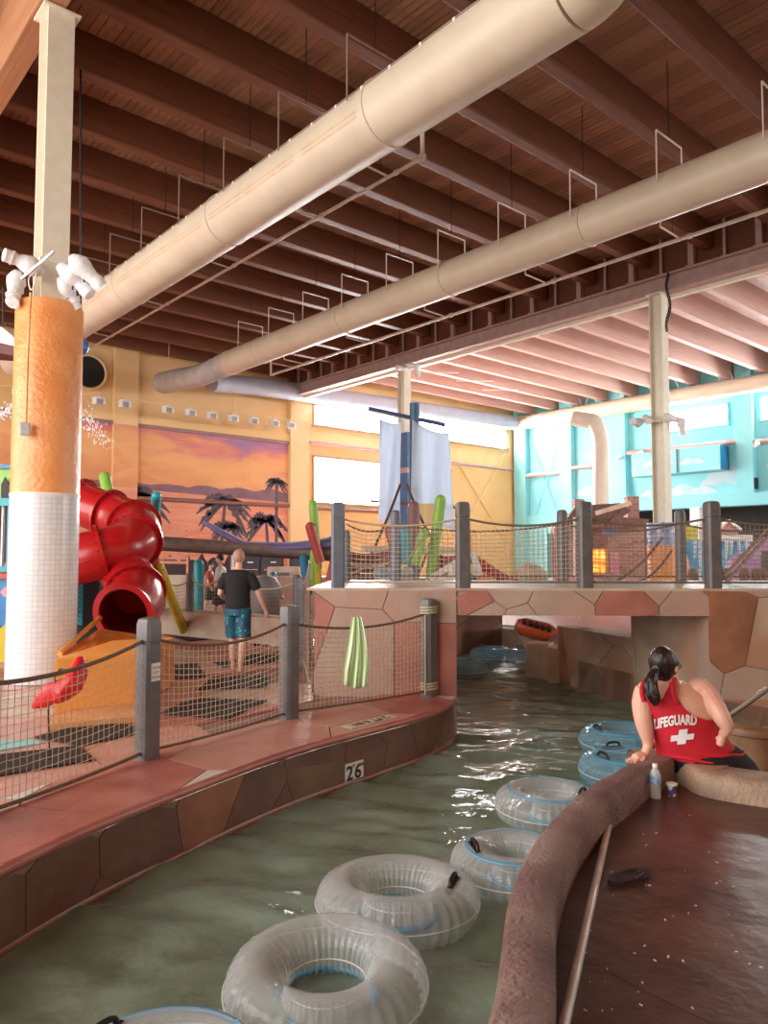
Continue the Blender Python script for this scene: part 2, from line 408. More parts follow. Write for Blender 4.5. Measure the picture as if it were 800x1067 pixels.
# ---- river channel
bed = MB(); bed.add([(p.x, p.y, -1.26) for p in RIV], [tuple(t) for t in tessellate_polygon([RIV])])
riv = struct('floor_river'); bed.build('river_bed', M('river_bed_plaster', (.40, .42, .34), (.20, .22, .16), sc=1.2, r=.7, c3=(.30, .30, .22), sc3=.8), riv, fix=False)
def wall_from(pts, z0, z1, mat, name, par, off=0):
    b = MB()
    for a, c in zip(pts, pts[1:]): b.add([(a.x, a.y, z0), (c.x, c.y, z0), (c.x, c.y, z1), (a.x, a.y, z1)], [(0, 1, 2, 3)])
    return b.build(name, mat, par, fix=False)
wl = struct('wall_left')
wall_from([CC.at(CC.L * i / 60)[0] - CC.at(CC.L * i / 60)[2] * .004 for i in range(61)], -1.27, -.03, FLOORB, 'backing', wl)
def lw_map(u, v, off):
    p, T, Nn = CC.at(u); q = p - Nn * (off + .012); return Vector((q.x, q.y, v))
for i, po in enumerate(cells(0, CC.L, -.60, -.075, .62, seed=12, gap=.007, jit=.42)):
    piece(po, lw_map, strip=.15, depth=.03).build('stone_panel', rnd.choice([WB, WB2, WB, WR if i % 5 == 0 else WB]), wl)
b = MB()                                              # worn rust band just above the water
b.tube([CC.at(CC.L * i / 60)[0] - CC.at(CC.L * i / 60)[2] * .008 + Vector((0, 0, -.49)) for i in range(61)], .028, 6)
b.build('worn_ledge', M('rust_ledge', (.30, .11, .05), (.20, .07, .03), sc=6, r=.4), wl, smooth=60)
wall_from(RIV[len(LC)-1:] + [RIV[0]], -1.27, -.03, BW, 'channel_side', riv)
# channel walls beyond bridge
wc = struct('wall_channel')
def chan(pts, z0, z1, th, mats, seed, cs=1.2, top=True):
    C2 = Curve2(pts)
    def mp(u, v, off):
        p, T, Nn = C2.at(u); q = p + Nn * off; return Vector((q.x, q.y, v))
    for i, po in enumerate(cells(0, C2.L, z0 + .35, z1, cs, seed=seed, gap=.012)):
        piece(po, mp, strip=.3, depth=.04).build('stone_panel', mats[i % len(mats)], wc)
    b = MB()
    for i in range(len(pts) - 1):
        a = pts[i]; c = pts[i + 1]; T = (c - a).normalized(); Nn = Vector((-T.y, T.x, 0))
        m = (a + c) / 2 - Nn * (th / 2 + .03); b.box((m.x, m.y, (z0 + z1) / 2), ((c - a).length + th * .6, th, z1 - z0), rz=math.atan2(T.y, T.x))
    b.build('wall_core', BW, wc)
chan([Vector((10.98, 8.4, 0)), Vector((10.72, 7.75, 0))][::-1], -1.2, .08, .3, [BW, WR], 3)
chan([Vector((10.72, 7.75, 0)), Vector((10.55, 7.29, 0)), Vector((9.95, 5.9, 0))][::-1], -1.2, .48, .3, [BW, BW, WR, BW], 4)
chan([Vector((9.95, 5.9, 0)), BR_(4.80, .33)][::-1], -1.2, .94, .3, [BW, BW, BW], 6)
chan([Vector((13.75, 11.55, 0)), Vector((12.09, 11.4, 0)), Vector((9.7, 11.1, 0)), BR_(1.5, 3.0)], -1.2, .38, .25, [BW, BT, BW], 8)
b = MB(); b.box((11.08, 8.42, -.58), (.42, .42, 1.4), rz=.4); b.build('end_pier', BW, wc, bevel=.03)
b = MB(); c = pz(598, 706, -.45); b.box((c.x - .12, c.y, -.40), (.04, .36, .22), rz=-.35); b.build('depth_plate', WHITE, wc)

# ---- water surface (real waves)
def inside(p, poly):
    r = False; j = len(poly) - 1
    for i in range(len(poly)):
        if (poly[i].y > p[1]) != (poly[j].y > p[1]) and p[0] < (poly[j].x - poly[i].x) * (p[1] - poly[i].y) / (poly[j].y - poly[i].y) + poly[i].x: r = not r
        j = i
    return r
def wave(x, y):
    h = 0
    for (kx, ky, a, ph) in WV: h += a * math.sin(kx * x + ky * y + ph)
    return h
WV = []
rw = random.Random(4)
for i in range(22):
    k = 2 * math.pi / rw.uniform(.22, .95); an = rw.uniform(-.75, .75) + R(44)
    WV.append((k * math.cos(an), k * math.sin(an), .0030 * 15 / k * rw.uniform(.5, 1.2), rw.uniform(0, 6)))
b = MB(); st = .05; idx = {}
grow = 0
for i in range(int(-1.5 / st), int(14.2 / st)):
    for j in range(int(-.2 / st), int(11.9 / st)):
        cx = (i + .5) * st; cy = (j + .5) * st
        ok = False
        for ox, oy in ((0, 0), (.1, 0), (-.1, 0), (0, .1), (0, -.1)):
            if inside((cx + ox, cy + oy), RIV): ok = True; break
        if not ok: continue
        q = []
        for (a, c) in ((i, j), (i + 1, j), (i + 1, j + 1), (i, j + 1)):
            if (a, c) not in idx:
                idx[(a, c)] = len(b.v); b.v.append(Vector((a * st, c * st, -.5 + wave(a * st, c * st))))
            q.append(idx[(a, c)])
        b.f.append(q); b.m.append(0)
WAT = bpy.data.materials.new('river_water'); WAT.use_nodes = True
nt = WAT.node_tree; N = nt.nodes; L = nt.links; pb = N['Principled BSDF']
pb.inputs['Roughness'].default_value = .03; pb.inputs['IOR'].default_value = 1.33; pb.inputs['Alpha'].default_value = .80
tc = N.new('ShaderNodeTexCoord'); n1 = N.new('ShaderNodeTexNoise'); n1.inputs['Scale'].default_value = .9; n1.inputs['Detail'].default_value = 6; n1.inputs['Distortion'].default_value = 1.2
L.new(tc.outputs['Object'], n1.inputs['Vector']); cr = N.new('ShaderNodeValToRGB')
cr.color_ramp.elements[0].color = (.18, .22, .145, 1); cr.color_ramp.elements[0].position = .35
cr.color_ramp.elements[1].color = (.33, .43, .35, 1); cr.color_ramp.elements[1].position = .68
L.new(n1.outputs['Fac'], cr.inputs[0]); L.new(cr.outputs[0], pb.inputs['Base Color'])
n2 = N.new('ShaderNodeTexNoise'); n2.inputs['Scale'].default_value = 6; n2.inputs['Detail'].default_value = 3
L.new(tc.outputs['Object'], n2.inputs['Vector']); bp = N.new('ShaderNodeBump'); bp.inputs['Strength'].default_value = .6; bp.inputs['Distance'].default_value = .03
L.new(n2.outputs['Fac'], bp.inputs['Height']); L.new(bp.outputs[0], pb.inputs['Normal'])
w = b.build('river_water', WAT, None, smooth=180, fix=False)
w['kind'] = 'stuff'; w['label'] = 'rippling green grey water of the lazy river channel'; w['category'] = 'water'

# ---- back wall (mural / windows), x runs along it
def wall_with_holes(name_obj, along, fixed, rects, u0, u1, z0, z1, th, mat, par, outward):
    us = sorted({u0, u1} | {r[0] for r in rects} | {r[1] for r in rects}); zs = sorted({z0, z1} | {r[2] for r in rects} | {r[3] for r in rects})
    b = MB()
    for a, c in zip(us, us[1:]):
        for d, e in zip(zs, zs[1:]):
            mu = (a + c) / 2; mz = (d + e) / 2
            if any(r[0] < mu < r[1] and r[2] < mz < r[3] for r in rects): continue
            if along == 'x': b.box((mu, fixed + outward * th / 2, mz), (c - a, th, e - d))
            else: b.box((fixed + outward * th / 2, mu, mz), (th, c - a, e - d))
    return b.build(name_obj, mat, par)
PANE = emit('daylit_window_pane', (.98, .98, .98), 32.0)
wb = struct('wall_back')
winB = [(21.7, 27.6, 8.15, 9.2), (28.3, 36.6, 8.3, 9.4), (21.7, 31.5, 4.27, 6.6)]
wall_with_holes('wall_panel', 'x', YW, winB, -14, XW, -.03, 12, .25, YEL, wb, 1)
for n, (a, c, d, e) in enumerate(winB):
    wn = struct('window_%d' % (n + 1)); fr = MB()
    fr.box(((a + c) / 2, YW - .02, e), (c - a + .2, .14, .10)); fr.box(((a + c) / 2, YW - .04, d), (c - a + .25, .2, .12))
    for x in (a, c): fr.box((x, YW - .02, (d + e) / 2), (.10, .14, e - d))
    fr.build('window_frame', M('window_frame_tan', (.55, .36, .22), r=.5), wn)
    k = max(2, round((c - a) / 1.6))
    for i in range(k):
        x0 = a + (c - a) * i / k; x1 = a + (c - a) * (i + 1) / k
        g = MB().box(((x0 + x1) / 2, YW + .10, (d + e) / 2), (x1 - x0 - .05, .02, e - d)); g.build('window_pane', PANE, wn)
        if i: MB().box((x0, YW + .06, (d + e) / 2), (.05, .08, e - d)).build('mullion', GREY, wn)
for x, w_ in ((12.1, 1.0), (20.75, 1.1), (28.0, .8), (-1, 1)):
    MB().box((x, YW - .12, 6), (w_, .26, 12)).build('pilaster', YELL if x > 13 else YEL, wb)
MB().box((3.4, YW - .06, 7.35), (34, .14, .34)).build('ledge', YEL, wb)
MB().box((9.5, YW - .05, 7.10), (21.6, .18, .16)).build('ledge', M('mauve_ledge', (.36, .20, .20), r=.5), wb)
for (a, c, z) in ((21.4, 28, 7.25), (31.5, 37.3, 7.05), (21.3, 29, 4.0), (11.6, 20.4, 4.05)):
    MB().tube([(a, YW - .14, z), (c, YW - .14, z)], .09, 8).build('wall_girt', PINKB if z > 5 else M('brown_girt', (.30, .15, .12), r=.5), wb, smooth=60)
for (a, z0_, c, z1_) in ((32.2, 7, 36.3, 2.5), (36.3, 7.9, 32.2, 3)):
    MB().tube([(a, YW - .1, z0_), (c, YW - .1, z1_)], .035, 6).build('brace_rod', YELL, wb, smooth=60)
# doors
dr = struct('door_1')
MB().box((18.6, YW - .03, 1.05), (2.7, .1, 2.1)).build('door_frame', BLACK, dr)
for x in (18.0, 19.25):
    d_ = MB().box((x, YW - .09, 1.02), (1.18, .06, 2.0)).build('door_leaf', M('door_dark', (.025, .02, .025), r=.4), dr)
    MB().tube([(x - .45, YW - .15, 1.0), (x + .45, YW - .15, 1.0)], .03, 6).build('push_bar', STEEL, d_)
    for zz in (1.35, 1.85): MB().box((x + .1, YW - .125, zz), (.3, .02, .06)).build('door_sign', WHITE, d_)
MB().box((17.2, YW - .08, 1.2), (.14, .12, 2.4)).build('door_post', WHITE, dr)
dr2 = struct('door_2'); MB().box((20.55, YW - .32, 1.05), (.8, .08, 2.1)).build('door_leaf', M('door_dark2', (.03, .03, .04), r=.4), dr2)

# ---- right wall (teal)
wr = struct('wall_right')
winR = [(16.7, 19.95, 8.2, 9.3), (11.5, 15.15, 8.18, 9.35), (6.5, 9.8, 8.2, 9.3)]
wall_with_holes('wall_panel', 'y', XW, winR, -9, YW, 4.1, 12, .25, TEAL, wr, 1)
for n, (a, c, d, e) in enumerate(winR):
    wn = struct('window_%d' % (n + 4)); fr = MB()
    for z in (d, e): fr.box((XW - .02, (a + c) / 2, z), (.14, c - a + .15, .10))
    for y in (a, c): fr.box((XW - .02, y, (d + e) / 2), (.14, .10, e - d))
    fr.build('window_frame', TEAL, wn)
    for i in range(2):
        y0 = a + (c - a) * i / 2; y1 = a + (c - a) * (i + 1) / 2
        MB().box((XW + .1, (y0 + y1) / 2, (d + e) / 2), (.02, y1 - y0 - .05, e - d)).build('window_pane', PANE, wn)
for y, w_, z0_ in ((29.6, .9, 0), (26.2, .8, 4.1), (22.9, 1.3, 4.1), (15.8, .8, 4.1), (10.6, .8, 4.1)):
    MB().box((XW - .2, y, (z0_ + 12) / 2), (.4, w_, 12 - z0_)).build('pilaster', TEAL, wr)
MB().box((XW - .25, 10, 4.4), (.5, 27, .6)).build('soffit_band', TEAL, wr)
MB().box((XW - .1, 27, 2), (.3, 6.4, 4.2)).build('lower_wall', TEAL, wr)
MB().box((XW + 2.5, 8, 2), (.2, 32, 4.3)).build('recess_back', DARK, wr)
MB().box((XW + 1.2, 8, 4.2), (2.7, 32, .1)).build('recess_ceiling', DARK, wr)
for (a, c, z) in ((29.2, 26.6, 6.6), (25.8, 23.5, 6.8), (22.2, 16.2, 7.3), (15.4, 8, 7.15)):
    MB().tube([(XW - .25, a, z), (XW - .25, c, z)], .13, 8).build('wall_girt', PINKB, wr, smooth=60)
for (a, z0_, c, z1_) in ((29, 8.9, 26.6, 3.2), (26.6, 8.9, 29, 3.2)):
    MB().tube([(XW - .15, a, z0_), (XW - .15, c, z1_)], .035, 6).build('brace_rod', TEAL, wr, smooth=60)
for y in (13.7, 9.0, 18.2): MB().box((XW - .5, y, 2.05), (.5, .5, 4.1)).build('white_post', WHITE, wr)
# painted clouds on the teal wall (flat paint)
CL = M('cloud_paint', (.62, .66, .72), (.35, .62, .68), sc=1.2, r=.6)
def cloud(y, z, L_, h, par=wr, x=XW - .012, mat=CL):
    rr = random.Random(int(y * 10)); P = []
    n = 22
    for i in range(n + 1):
        t = i / n; P.append((x, y + L_ * (t - .5), z + h * math.sin(math.pi * t) ** .6 * (.55 + .45 * abs(math.sin(t * 9 + y)))))
    for i in range(n, -1, -1): t = i / n; P.append((x, y + L_ * (t - .5), z - h * .12 * abs(math.sin(t * 7))))
    MB().slab(P, (.006, 0, 0)).build('painted_cloud', mat, par)
cloud(19.2, 4.85, 3.8, .55); cloud(16.9, 5.3, 2.6, .9); cloud(13.4, 6.0, 3.2, .7); cloud(21.0, 4.9, 1.2, .35); cloud(25, 5.2, 1.6, .5)
# closing walls out of view behind the camera, with openings left free for the area lights
wf = struct('wall_front')
MB().box((4, -9.1, 6), (36, .2, 12)).build('wall_panel', YEL, wf)

# ---- ceiling
ce = struct('ceiling')
MB().box((11.6, 10.6, 10.97), (17.2, 39.4, .2)).build('roof_deck', WOODP2, ce)
nP = 110; w_ = (20.0 - 3.3) / nP
PLM = [MB().box((0, 0, 0), (w_ - .012, 39.2, .05)).mesh('ceiling_plank', [WOODP if k % 2 else WOODP2]) for k in range(2)]
for i in range(nP):
    o = bpy.data.objects.new('ceiling_plank', PLM[(i * 5 // 3) % 2]); COL.objects.link(o)
    o.location = (3.3 + w_ * (i + .5), 10.6, 10.845 - .006 * ((i * 7) % 3)); o.parent = ce
# glulam girder on the left and the joists
MB().box((3.125, 10.4, 10.25), (.35, 39.6, 1.7)).build('girder', GLU, ce, bevel=.02)
MB().box((2.9, 10.4, 10.75), (.1, 39.6, .12)).build('ledger', GLU, ce)
jm = MB().box((0, 0, 0), (16.7, .28, .72)).mesh('joist', [WOOD], bevel=.03)
y = 8.4 * 1.568 - 1.837 * 12 - .15; js = []
while y < YW - .3: js.append(y); y += 1.837
for y in js:
    o = bpy.data.objects.new('joist', jm); COL.objects.link(o); o.location = (11.65, y, 10.46); o.parent = ce
# left bay
MB().box((-5, 10.6, 10.95), (16, 39.4, .2)).build('roof_deck', WOODP, ce)
jm2 = MB().box((0, 0, 0), (15.9, .28, .72)).mesh('joist', [WOOD])
for y in js[4:]:
    o = bpy.data.objects.new('joist', jm2); COL.objects.link(o); o.location = (-5.0, y, 10.46); o.parent = ce
# far bay roof and joists (window brightness put into a paler wood colour)
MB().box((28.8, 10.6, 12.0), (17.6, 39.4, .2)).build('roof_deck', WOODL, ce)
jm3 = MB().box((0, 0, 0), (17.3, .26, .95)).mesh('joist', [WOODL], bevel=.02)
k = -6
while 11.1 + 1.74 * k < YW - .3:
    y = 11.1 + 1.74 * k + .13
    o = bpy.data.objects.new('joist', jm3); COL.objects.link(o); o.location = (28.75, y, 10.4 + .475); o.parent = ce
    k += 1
# steel beam with posts on it
sb = struct('trim_1')
MB().box((20, 10.4, 9.24), (.36, 39.6, .06)).box((20, 10.4, 9.70), (.36, 39.6, .06)).box((20, 10.4, 9.47), (.05, 39.6, .46)).build('steel_beam', BEAM, sb)
MB().box((20.32, 10.4, 9.20), (.16, 39.6, .16)).build('light_channel', CREAM, sb)
MB().box((20.12, 10.4, 10.32), (.06, 39.6, 1.16)).build('clerestory_infill', WOOD, sb)
i = 0; y = js[2] - .46
while y < YW:
    wd = .16 if i % 2 else .07
    MB().box((20, y, 10.3), (wd, wd, 1.15)).box((20, y, 9.76), (wd + .1, wd + .1, .05)).build('roof_strut', BEAM, sb); y += .9185; i += 1
MB().box((20.0, 10.4, 11.45), (.12, 39.6, 1.0)).build('fascia', WOODL, sb)

# ---- bridge
br = struct('trim_2')
def br_map(u, v, off): return BR_(u, -off, v)
core = MB()
core.prism([BR_(0, .03)[:2], BR_(1.74, .03)[:2], BR_(1.74, 2.9)[:2], BR_(0, 2.9)[:2]], -1.26, ZB - .0)
core.prism([BR_(1.74, .03)[:2], BR_(4.78, .03)[:2], BR_(4.78, 2.9)[:2], BR_(1.74, 2.9)[:2]], ZS, ZB)
core.prism([BR_(4.78, .03)[:2], BR_(7.5, .03)[:2], BR_(7.5, 2.9)[:2], BR_(4.78, 2.9)[:2]], -1.26, ZB)
core.build('bridge_core', BT, br)
bm_ = [BR, BT, BT, BR, BT, BT, BT, BR]
def face(u0, u1, z0, z1, cs, seed, mats):
    for i, po in enumerate(cells(u0, u1, z0, z1, cs, seed=seed, gap=.010, jit=.42)):
        piece(po, br_map, depth=.035).build('stone_panel', mats[i % len(mats)], br)
face(0, 1.74, -.03, ZB, .95, 21, [BR, BT, BT, BR, BT])
face(1.74, 4.78, ZS, ZB, .75, 23, [BT, BT, BR, BT])
face(4.78, 7.5, -.6, ZB, 1.0, 37, [BT, WR, BT, BW])
MB().box(BR_(3.7, 1.45, ZB + .015), (7.6, 2.9, .03), rz=math.atan2(DU.y, DU.x)).build('walkway', CT, br)

# =================================================================== NEAR PLATFORM
plat = struct('floor_platform')
KE = [Vector((4.62, 2.46, 0)), Vector((4.47, 2.20, 0)), Vector((4.55, 1.85, 0)), Vector((4.75, 1.3, 0)), Vector((5.1, .4, 0)), Vector((5.6, -.8, 0))]
pp = [p for p in OC] + KE[0:] + [Vector((5.6, -6, 0)), Vector((-6, -6, 0)), Vector((-6, 0, 0))]
MB().prism([(p.x, p.y) for p in pp], -1.26, .236).build('platform_core', PLAT, plat)
for i, po in enumerate(cells(-2.5, 5.6, -2.5, 3.2, 1.5, seed=31, gap=.004, jit=.3)):
    q = po
    ok = all(inside(p, pp) for p in q)
    cy = sum(p[1] for p in po) / len(po); cx = sum(p[0] for p in po) / len(po)
    if not ok: continue
    # the piece nearest the bottom of the picture is redder
    piece(po, lambda u, v, o: Vector((u, v, .25 + o)), depth=.02).build('deck_piece', PLATR if (cx + cy * .2) < 1.9 else PLAT, plat)
MB().prism([(p.x, p.y) for p in pp], .236, .2485).build('deck_surface', PLAT, plat)
# raised curb wall along the river
OCC = Curve2(OC); wk = struct('wall_platform')
rows = []; nn = 110
jr_ = random.Random(5)
for i in range(nn + 1):
    u = OCC.L * i / nn; p, T, Nn = OCC.at(u); j = jr_.uniform(-.006, .006)
    prof = [(0, -.95), (-.012, .30), (.0, .395), (.022, .42 + j), (.10, .425 + j * .6), (.155 + j, .415), (.175, .385), (.17, .20)]
    tp_ = 1 - .45 * max(0, min(1, (u - OCC.L + .7) / .7)); rows.append([Vector((p.x, p.y, z)) - Nn * o * tp_ for (o, z) in prof])
g = MB().grid(rows)
g.build('curb_top', COPE, wk, smooth=50, fix=False)
# lighter kerb on which the lifeguard sits
rows = []; KC = Curve2(catmull([KE[0] + Vector((-.12, .12, 0))] + KE, 5))
for i in range(61):
    p, T, Nn = KC.at(KC.L * i / 60); j = jr_.uniform(-.006, .006)
    prof = [(-.01, .20), (.0, .34), (.02, .375 + j), (.06, .385 + j), (.26, .385), (.30, .36), (.31, -1.2)]
    rows.append([Vector((p.x, p.y, z)) + Nn * o for (o, z) in prof])
MB().grid(rows).build('kerb_top', KERB, wk, smooth=50, fix=False)
# curved tub wall beyond the lifeguard
wt = struct('wall_tub'); TC = Curve2(catmull([pz(728, 752, .33), pz(745, 757, .33), pz(775, 763, .33), pz(810, 765, .33), pz(860, 755, .33)], 6))
rows = []
for i in range(31):
    p, T, Nn = TC.at(TC.L * i / 30)
    prof = [(.0, -1.2), (0, .29), (-.015, .30), (-.015, .345), (.0, .36), (.13, .36), (.145, .34), (.14, -.5)]
    rows.append([Vector((p.x, p.y, z)) + Nn * o for (o, z) in prof])
MB().grid(rows).build('tub_rim', M('ochre_stone', (.30, .15, .07), (.20, .09, .045), sc=3, r=.5, bump=.3, c3=(.36, .22, .12), sc3=2), wt, smooth=50, fix=False)
# things on the platform ---------------------------------------------
a = pz(638, 842, .27); c = pz(585, 1080, .27)
t = thing('pool_pole', 'long pale aluminium pole lying on the brown wet deck beside the curb', 'pole', a)
MB().tube([a, c], .0175, 14).build('shaft', POLE, t, smooth=60)
MB().tube([a - (c - a).normalized() * .03, a + (c - a).normalized() * .05], .0185, 14).build('end_cap', PINK if 0 else M('worn_cap', (.45, .30, .26), r=.5), t, smooth=60)
a = pz(637, 921, .25); c = pz(674, 911, .25)
dirv = (c - a).normalized(); sd = Vector((-dirv.y, dirv.x, 0)); Ls = (c - a).length
t = thing('flip_flop', 'dark sole lying alone on the brown deck right of the pole', 'sandal', (a + c) / 2)
P = []
for i in range(26):
    an = 2 * math.pi * i / 26; x = math.cos(an); y_ = math.sin(an)
    w2 = .055 * (1 - .22 * math.cos(math.pi * x) * 0 - .25 * math.exp(-((x + .15) / .35) ** 2) + .08 * x)
    q = (a + c) / 2 + dirv * x * Ls * .56 + sd * y_ * w2; P.append((q.x, q.y))
MB().prism(P, .25, .268).build('sole', M('dark_rubber', (.035, .018, .016), r=.55), t)
q0 = (a + c) / 2 + dirv * .07 + Vector((0, 0, .018))
MB().tube([q0 - dirv * .08 + sd * .04, q0 - dirv * .01 + sd * .02 + Vector((0, 0, .004)), q0, q0 - dirv * .01 - sd * .02 + Vector((0, 0, .004)), q0 - dirv * .08 - sd * .04], .004, 6).build('strap', BLACK, t)
# water bottle
def clearmat(name, c, a_, r=.05):
    m = bpy.data.materials.new(name); m.use_nodes = True; b = m.node_tree.nodes['Principled BSDF']
    b.inputs['Base Color'].default_value = (*c, 1); b.inputs['Alpha'].default_value = a_; b.inputs['Roughness'].default_value = r; b.inputs['Coat Weight'].default_value = .5; return m
PL_ = clearmat('clear_plastic', (.85, .88, .9), .38)
o = pz(683, 832, .25)
t = thing('water_bottle', 'clear plastic water bottle with blue label and white cap standing by the curb', 'bottle', o)
body = [(.026, 0), (.031, .004), (.032, .02), (.030, .03), (.032, .04), (.030, .055), (.032, .065), (.030, .075), (.032, .085), (.0315, .13), (.030, .145), (.022, .165), (.014, .178), (.0125, .186)]
MB().lathe(body, o, 20).build('bottle_body', PL_, t, smooth=50)
MB().lathe([(.0325, .092), (.0328, .094), (.0328, .132), (.0322, .134)], o, 20, caps=False).build('paper_label', M('blue_label', (.05, .20, .62), (.5, .6, .8), sc=30, r=.4), t, smooth=50)
MB().lathe([(.0150, .184), (.0155, .186), (.0155, .202), (.014, .204)], o, 16).build('cap', WHITE, t, smooth=40)
o = pz(700, 829, .25)
t = thing('paper_cup', 'small printed paper cup with white lid beside the water bottle', 'cup', o)
MB().lathe([(.023, 0), (.024, .003), (.030, .066)], o, 20).build('cup_wall', M('printed_cup', (.10, .08, .22), (.75, .72, .78), sc=26, r=.4, lo=.48, hi=.52), t, smooth=50)
MB().lathe([(.034, .064), (.035, .068), (.034, .074), (.028, .077)], o, 20).build('lid', WHITE, t, smooth=50)
# spilled crumbs (uncountable) on the deck
b = MB(); rr = random.Random(8)
for i in range(55):
    q = pz(rr.uniform(590, 800), rr.uniform(845, 1060), .2505); s_ = rr.uniform(.002, .006)
    b.box((q.x, q.y, .2515), (s_ * 2.2, s_, .003), rz=rr.uniform(0, 3))
b.build('litter_specks', M('pale_speck', (.75, .65, .58), r=.6), None, kind='stuff', label='pale specks of debris scattered over the brown wet deck', cat='debris')
# stainless rail beyond the tub wall
a = pd(757, 748, 6.15); c = pd(806, 713, 5.75)
MB().tube([a, c], .022, 10).build('grab_rail', STEEL, None, smooth=60, label='slanting stainless grab rail rising behind the ochre tub wall', cat='rail', o=a)

# =================================================================== COLUMNS
def hcol(name, x, y, z0, z1, w_, label, mat=CREAM, rz=0):
    t = thing(name, label, 'column', (x, y, 0)); b = MB()
    b.box((x, y - w_ / 2, (z0 + z1) / 2), (w_, .03, z1 - z0)); b.box((x, y + w_ / 2, (z0 + z1) / 2), (w_, .03, z1 - z0)); b.box((x, y, (z0 + z1) / 2), (.03, w_, z1 - z0))
    b.build('steel_post', mat, t)
    MB().box((x, y, z1 + .012), (w_ + .14, w_ + .14, .03)).build('cap_plate', mat, t)
    return t
cp = pd(46, 560, 10.3); X0, Y0 = cp.x, cp.y
TILE = bpy.data.materials.new('white_mosaic_tile'); TILE.use_nodes = True; nt = TILE.node_tree; N = nt.nodes; L = nt.links; pb = N['Principled BSDF']
def tilemat(name, c1, c2, mort, size=.075, rough=.25):
    m = bpy.data.materials.new(name); m.use_nodes = True; nt = m.node_tree; N = nt.nodes; L = nt.links; pb = N['Principled BSDF']
    uv = N.new('ShaderNodeUVMap'); bk = N.new('ShaderNodeTexBrick'); bk.offset = 0; bk.inputs['Scale'].default_value = 1.0 / size
    bk.inputs['Brick Width'].default_value = 1; bk.inputs['Row Height'].default_value = 1; bk.inputs['Mortar Size'].default_value = .05
    bk.inputs['Color1'].default_value = (*c1, 1); bk.inputs['Color2'].default_value = (*c2, 1); bk.inputs['Mortar'].default_value = (*mort, 1)
    L.new(uv.outputs[0], bk.inputs['Vector']); L.new(bk.outputs['Color'], pb.inputs['Base Color']); pb.inputs['Roughness'].default_value = rough
    bp = N.new('ShaderNodeBump'); bp.inputs['Strength'].default_value = .4; bp.inputs['Distance'].default_value = .01; bp.invert = True
    L.new(bk.outputs['Fac'], bp.inputs['Height']); L.new(bp.outputs[0], pb.inputs['Normal']); return m
def drum(x, y, z0, z1, r, name, mat, parent, n=40):
    ob = MB().lathe([(r, z0), (r, z1)], (x, y, 0), n).build(name, mat, parent, smooth=50)
    me = ob.data; uvl = me.uv_layers.new(name='UVMap'); oo = org(parent)
    for p in me.polygons:
        vs = [me.vertices[i].co + oo for i in p.vertices]; an = [math.atan2(v.y - y, v.x - x) for v in vs]
        if max(an) - min(an) > math.pi: an = [a + 2 * math.pi if a < 0 else a for a in an]
        for li, v, a in zip(p.loop_indices, vs, an): uvl.data[li].uv = (a * r, v.z)
    return ob
WT = tilemat('white_mosaic', (.80, .81, .83), (.70, .75, .82), (.58, .57, .60), size=.068)
BTI = tilemat('blue_mosaic', (.12, .26, .55), (.55, .62, .75), (.5, .5, .55), size=.11)
t = hcol('mosaic_column', X0, Y0, 5.15, 9.36, .36, 'thick column on the left with white tiled foot, orange drum and cream steel post')
drum(X0, Y0, 0, 2.52, .445, 'tiled_foot', WT, t)
MB().lathe([(.443, 2.52), (.440, 5.13), (.42, 5.17)], (X0, Y0, 0), 40).build('orange_drum', ORANGE, t, smooth=50)
MB().lathe([(.450, 2.49), (.450, 2.53)], (X0, Y0, 0), 40).build('tile_trim', WHITE, t, smooth=50)
def lookpt(px, py, d): return pd(px, py, d)
cx_ = [pd(32, 305, 9.83), pd(29, 372, 9.83), pd(27, 440, 9.83)]
MB().tube(cx_, .016, 8).build('conduit', ORANGE, t, smooth=60)
q = pd(26, 447, 9.84); MB().box(q, (.13, .09, .17), rz=-.25).build('junction_box', M('box_grey', (.55, .56, .56), r=.5), t, bevel=.02)
# wrapped spotlights on the column
def bagged(p, d, label, s=1.0, twist=0):
    t = thing('wrapped_spotlight', label, 'lamp', p, 'bagged spotlights on the columns'); d = Vector(d).normalized(); p = Vector(p)
    b = MB(); side = d.orthogonal().normalized(); rr = random.Random(int(p.x * 100 + p.z * 37)); prev = []
    pts = [p + d * (.5 * s * i / 9 - .25 * s) + side * rr.uniform(-.02, .02) * s for i in range(10)]
    rad = [.06, .10, .125, .13, .12, .10, .08, .085, .09, .085]
    b.tube(pts, [r_ * s * rr.uniform(.9, 1.1) for r_ in rad], 12); b.build('wrapping', BAG, t, smooth=70)
    MB().tube([pts[7], pts[7] + d * .02 * s], .10 * s, 12).build('tie', WHITE, t)
    MB().tube([p - d * .05, p + Vector((0, 0, -.16 * s)) - d * .05], .012 * s, 6).build('bracket', BLACK if s > .9 else STEEL, t)
    return t
bagged(pd(16, 300, 10.1), (-.2, -.3, -1), 'white bagged spotlight hanging furthest left on the orange column')
bagged(pd(25, 274, 10.0), (-1, .1, .25), 'white bagged spotlight tilted up at the left of the orange column')
bagged(pd(91, 284, 10.0), (.75, -.3, -.75), 'white bagged spotlight aimed down right, outermost on the orange column', 1.05)
bagged(pd(79, 292, 10.1), (.75, -.3, -.75), 'white bagged spotlight aimed down right, against the cream post', 1.05)
bagged(pd(72, 305, 10.3), (.5, .1, -.8), 'white bagged lamp sitting low behind the top of the orange drum', .9)
t = thing('lamp_bracket', 'pair of slanting steel bars clamped to the cream post holding bagged lamps', 'bracket', pd(45, 285, 10.0))
MB().bar(pd(22, 291, 9.9), pd(56, 262, 9.9), .03, .03).build('bar', STEEL, t); MB().bar(pd(66, 283, 10), pd(83, 266, 10), .03, .03).build('bar', CREAM, t)
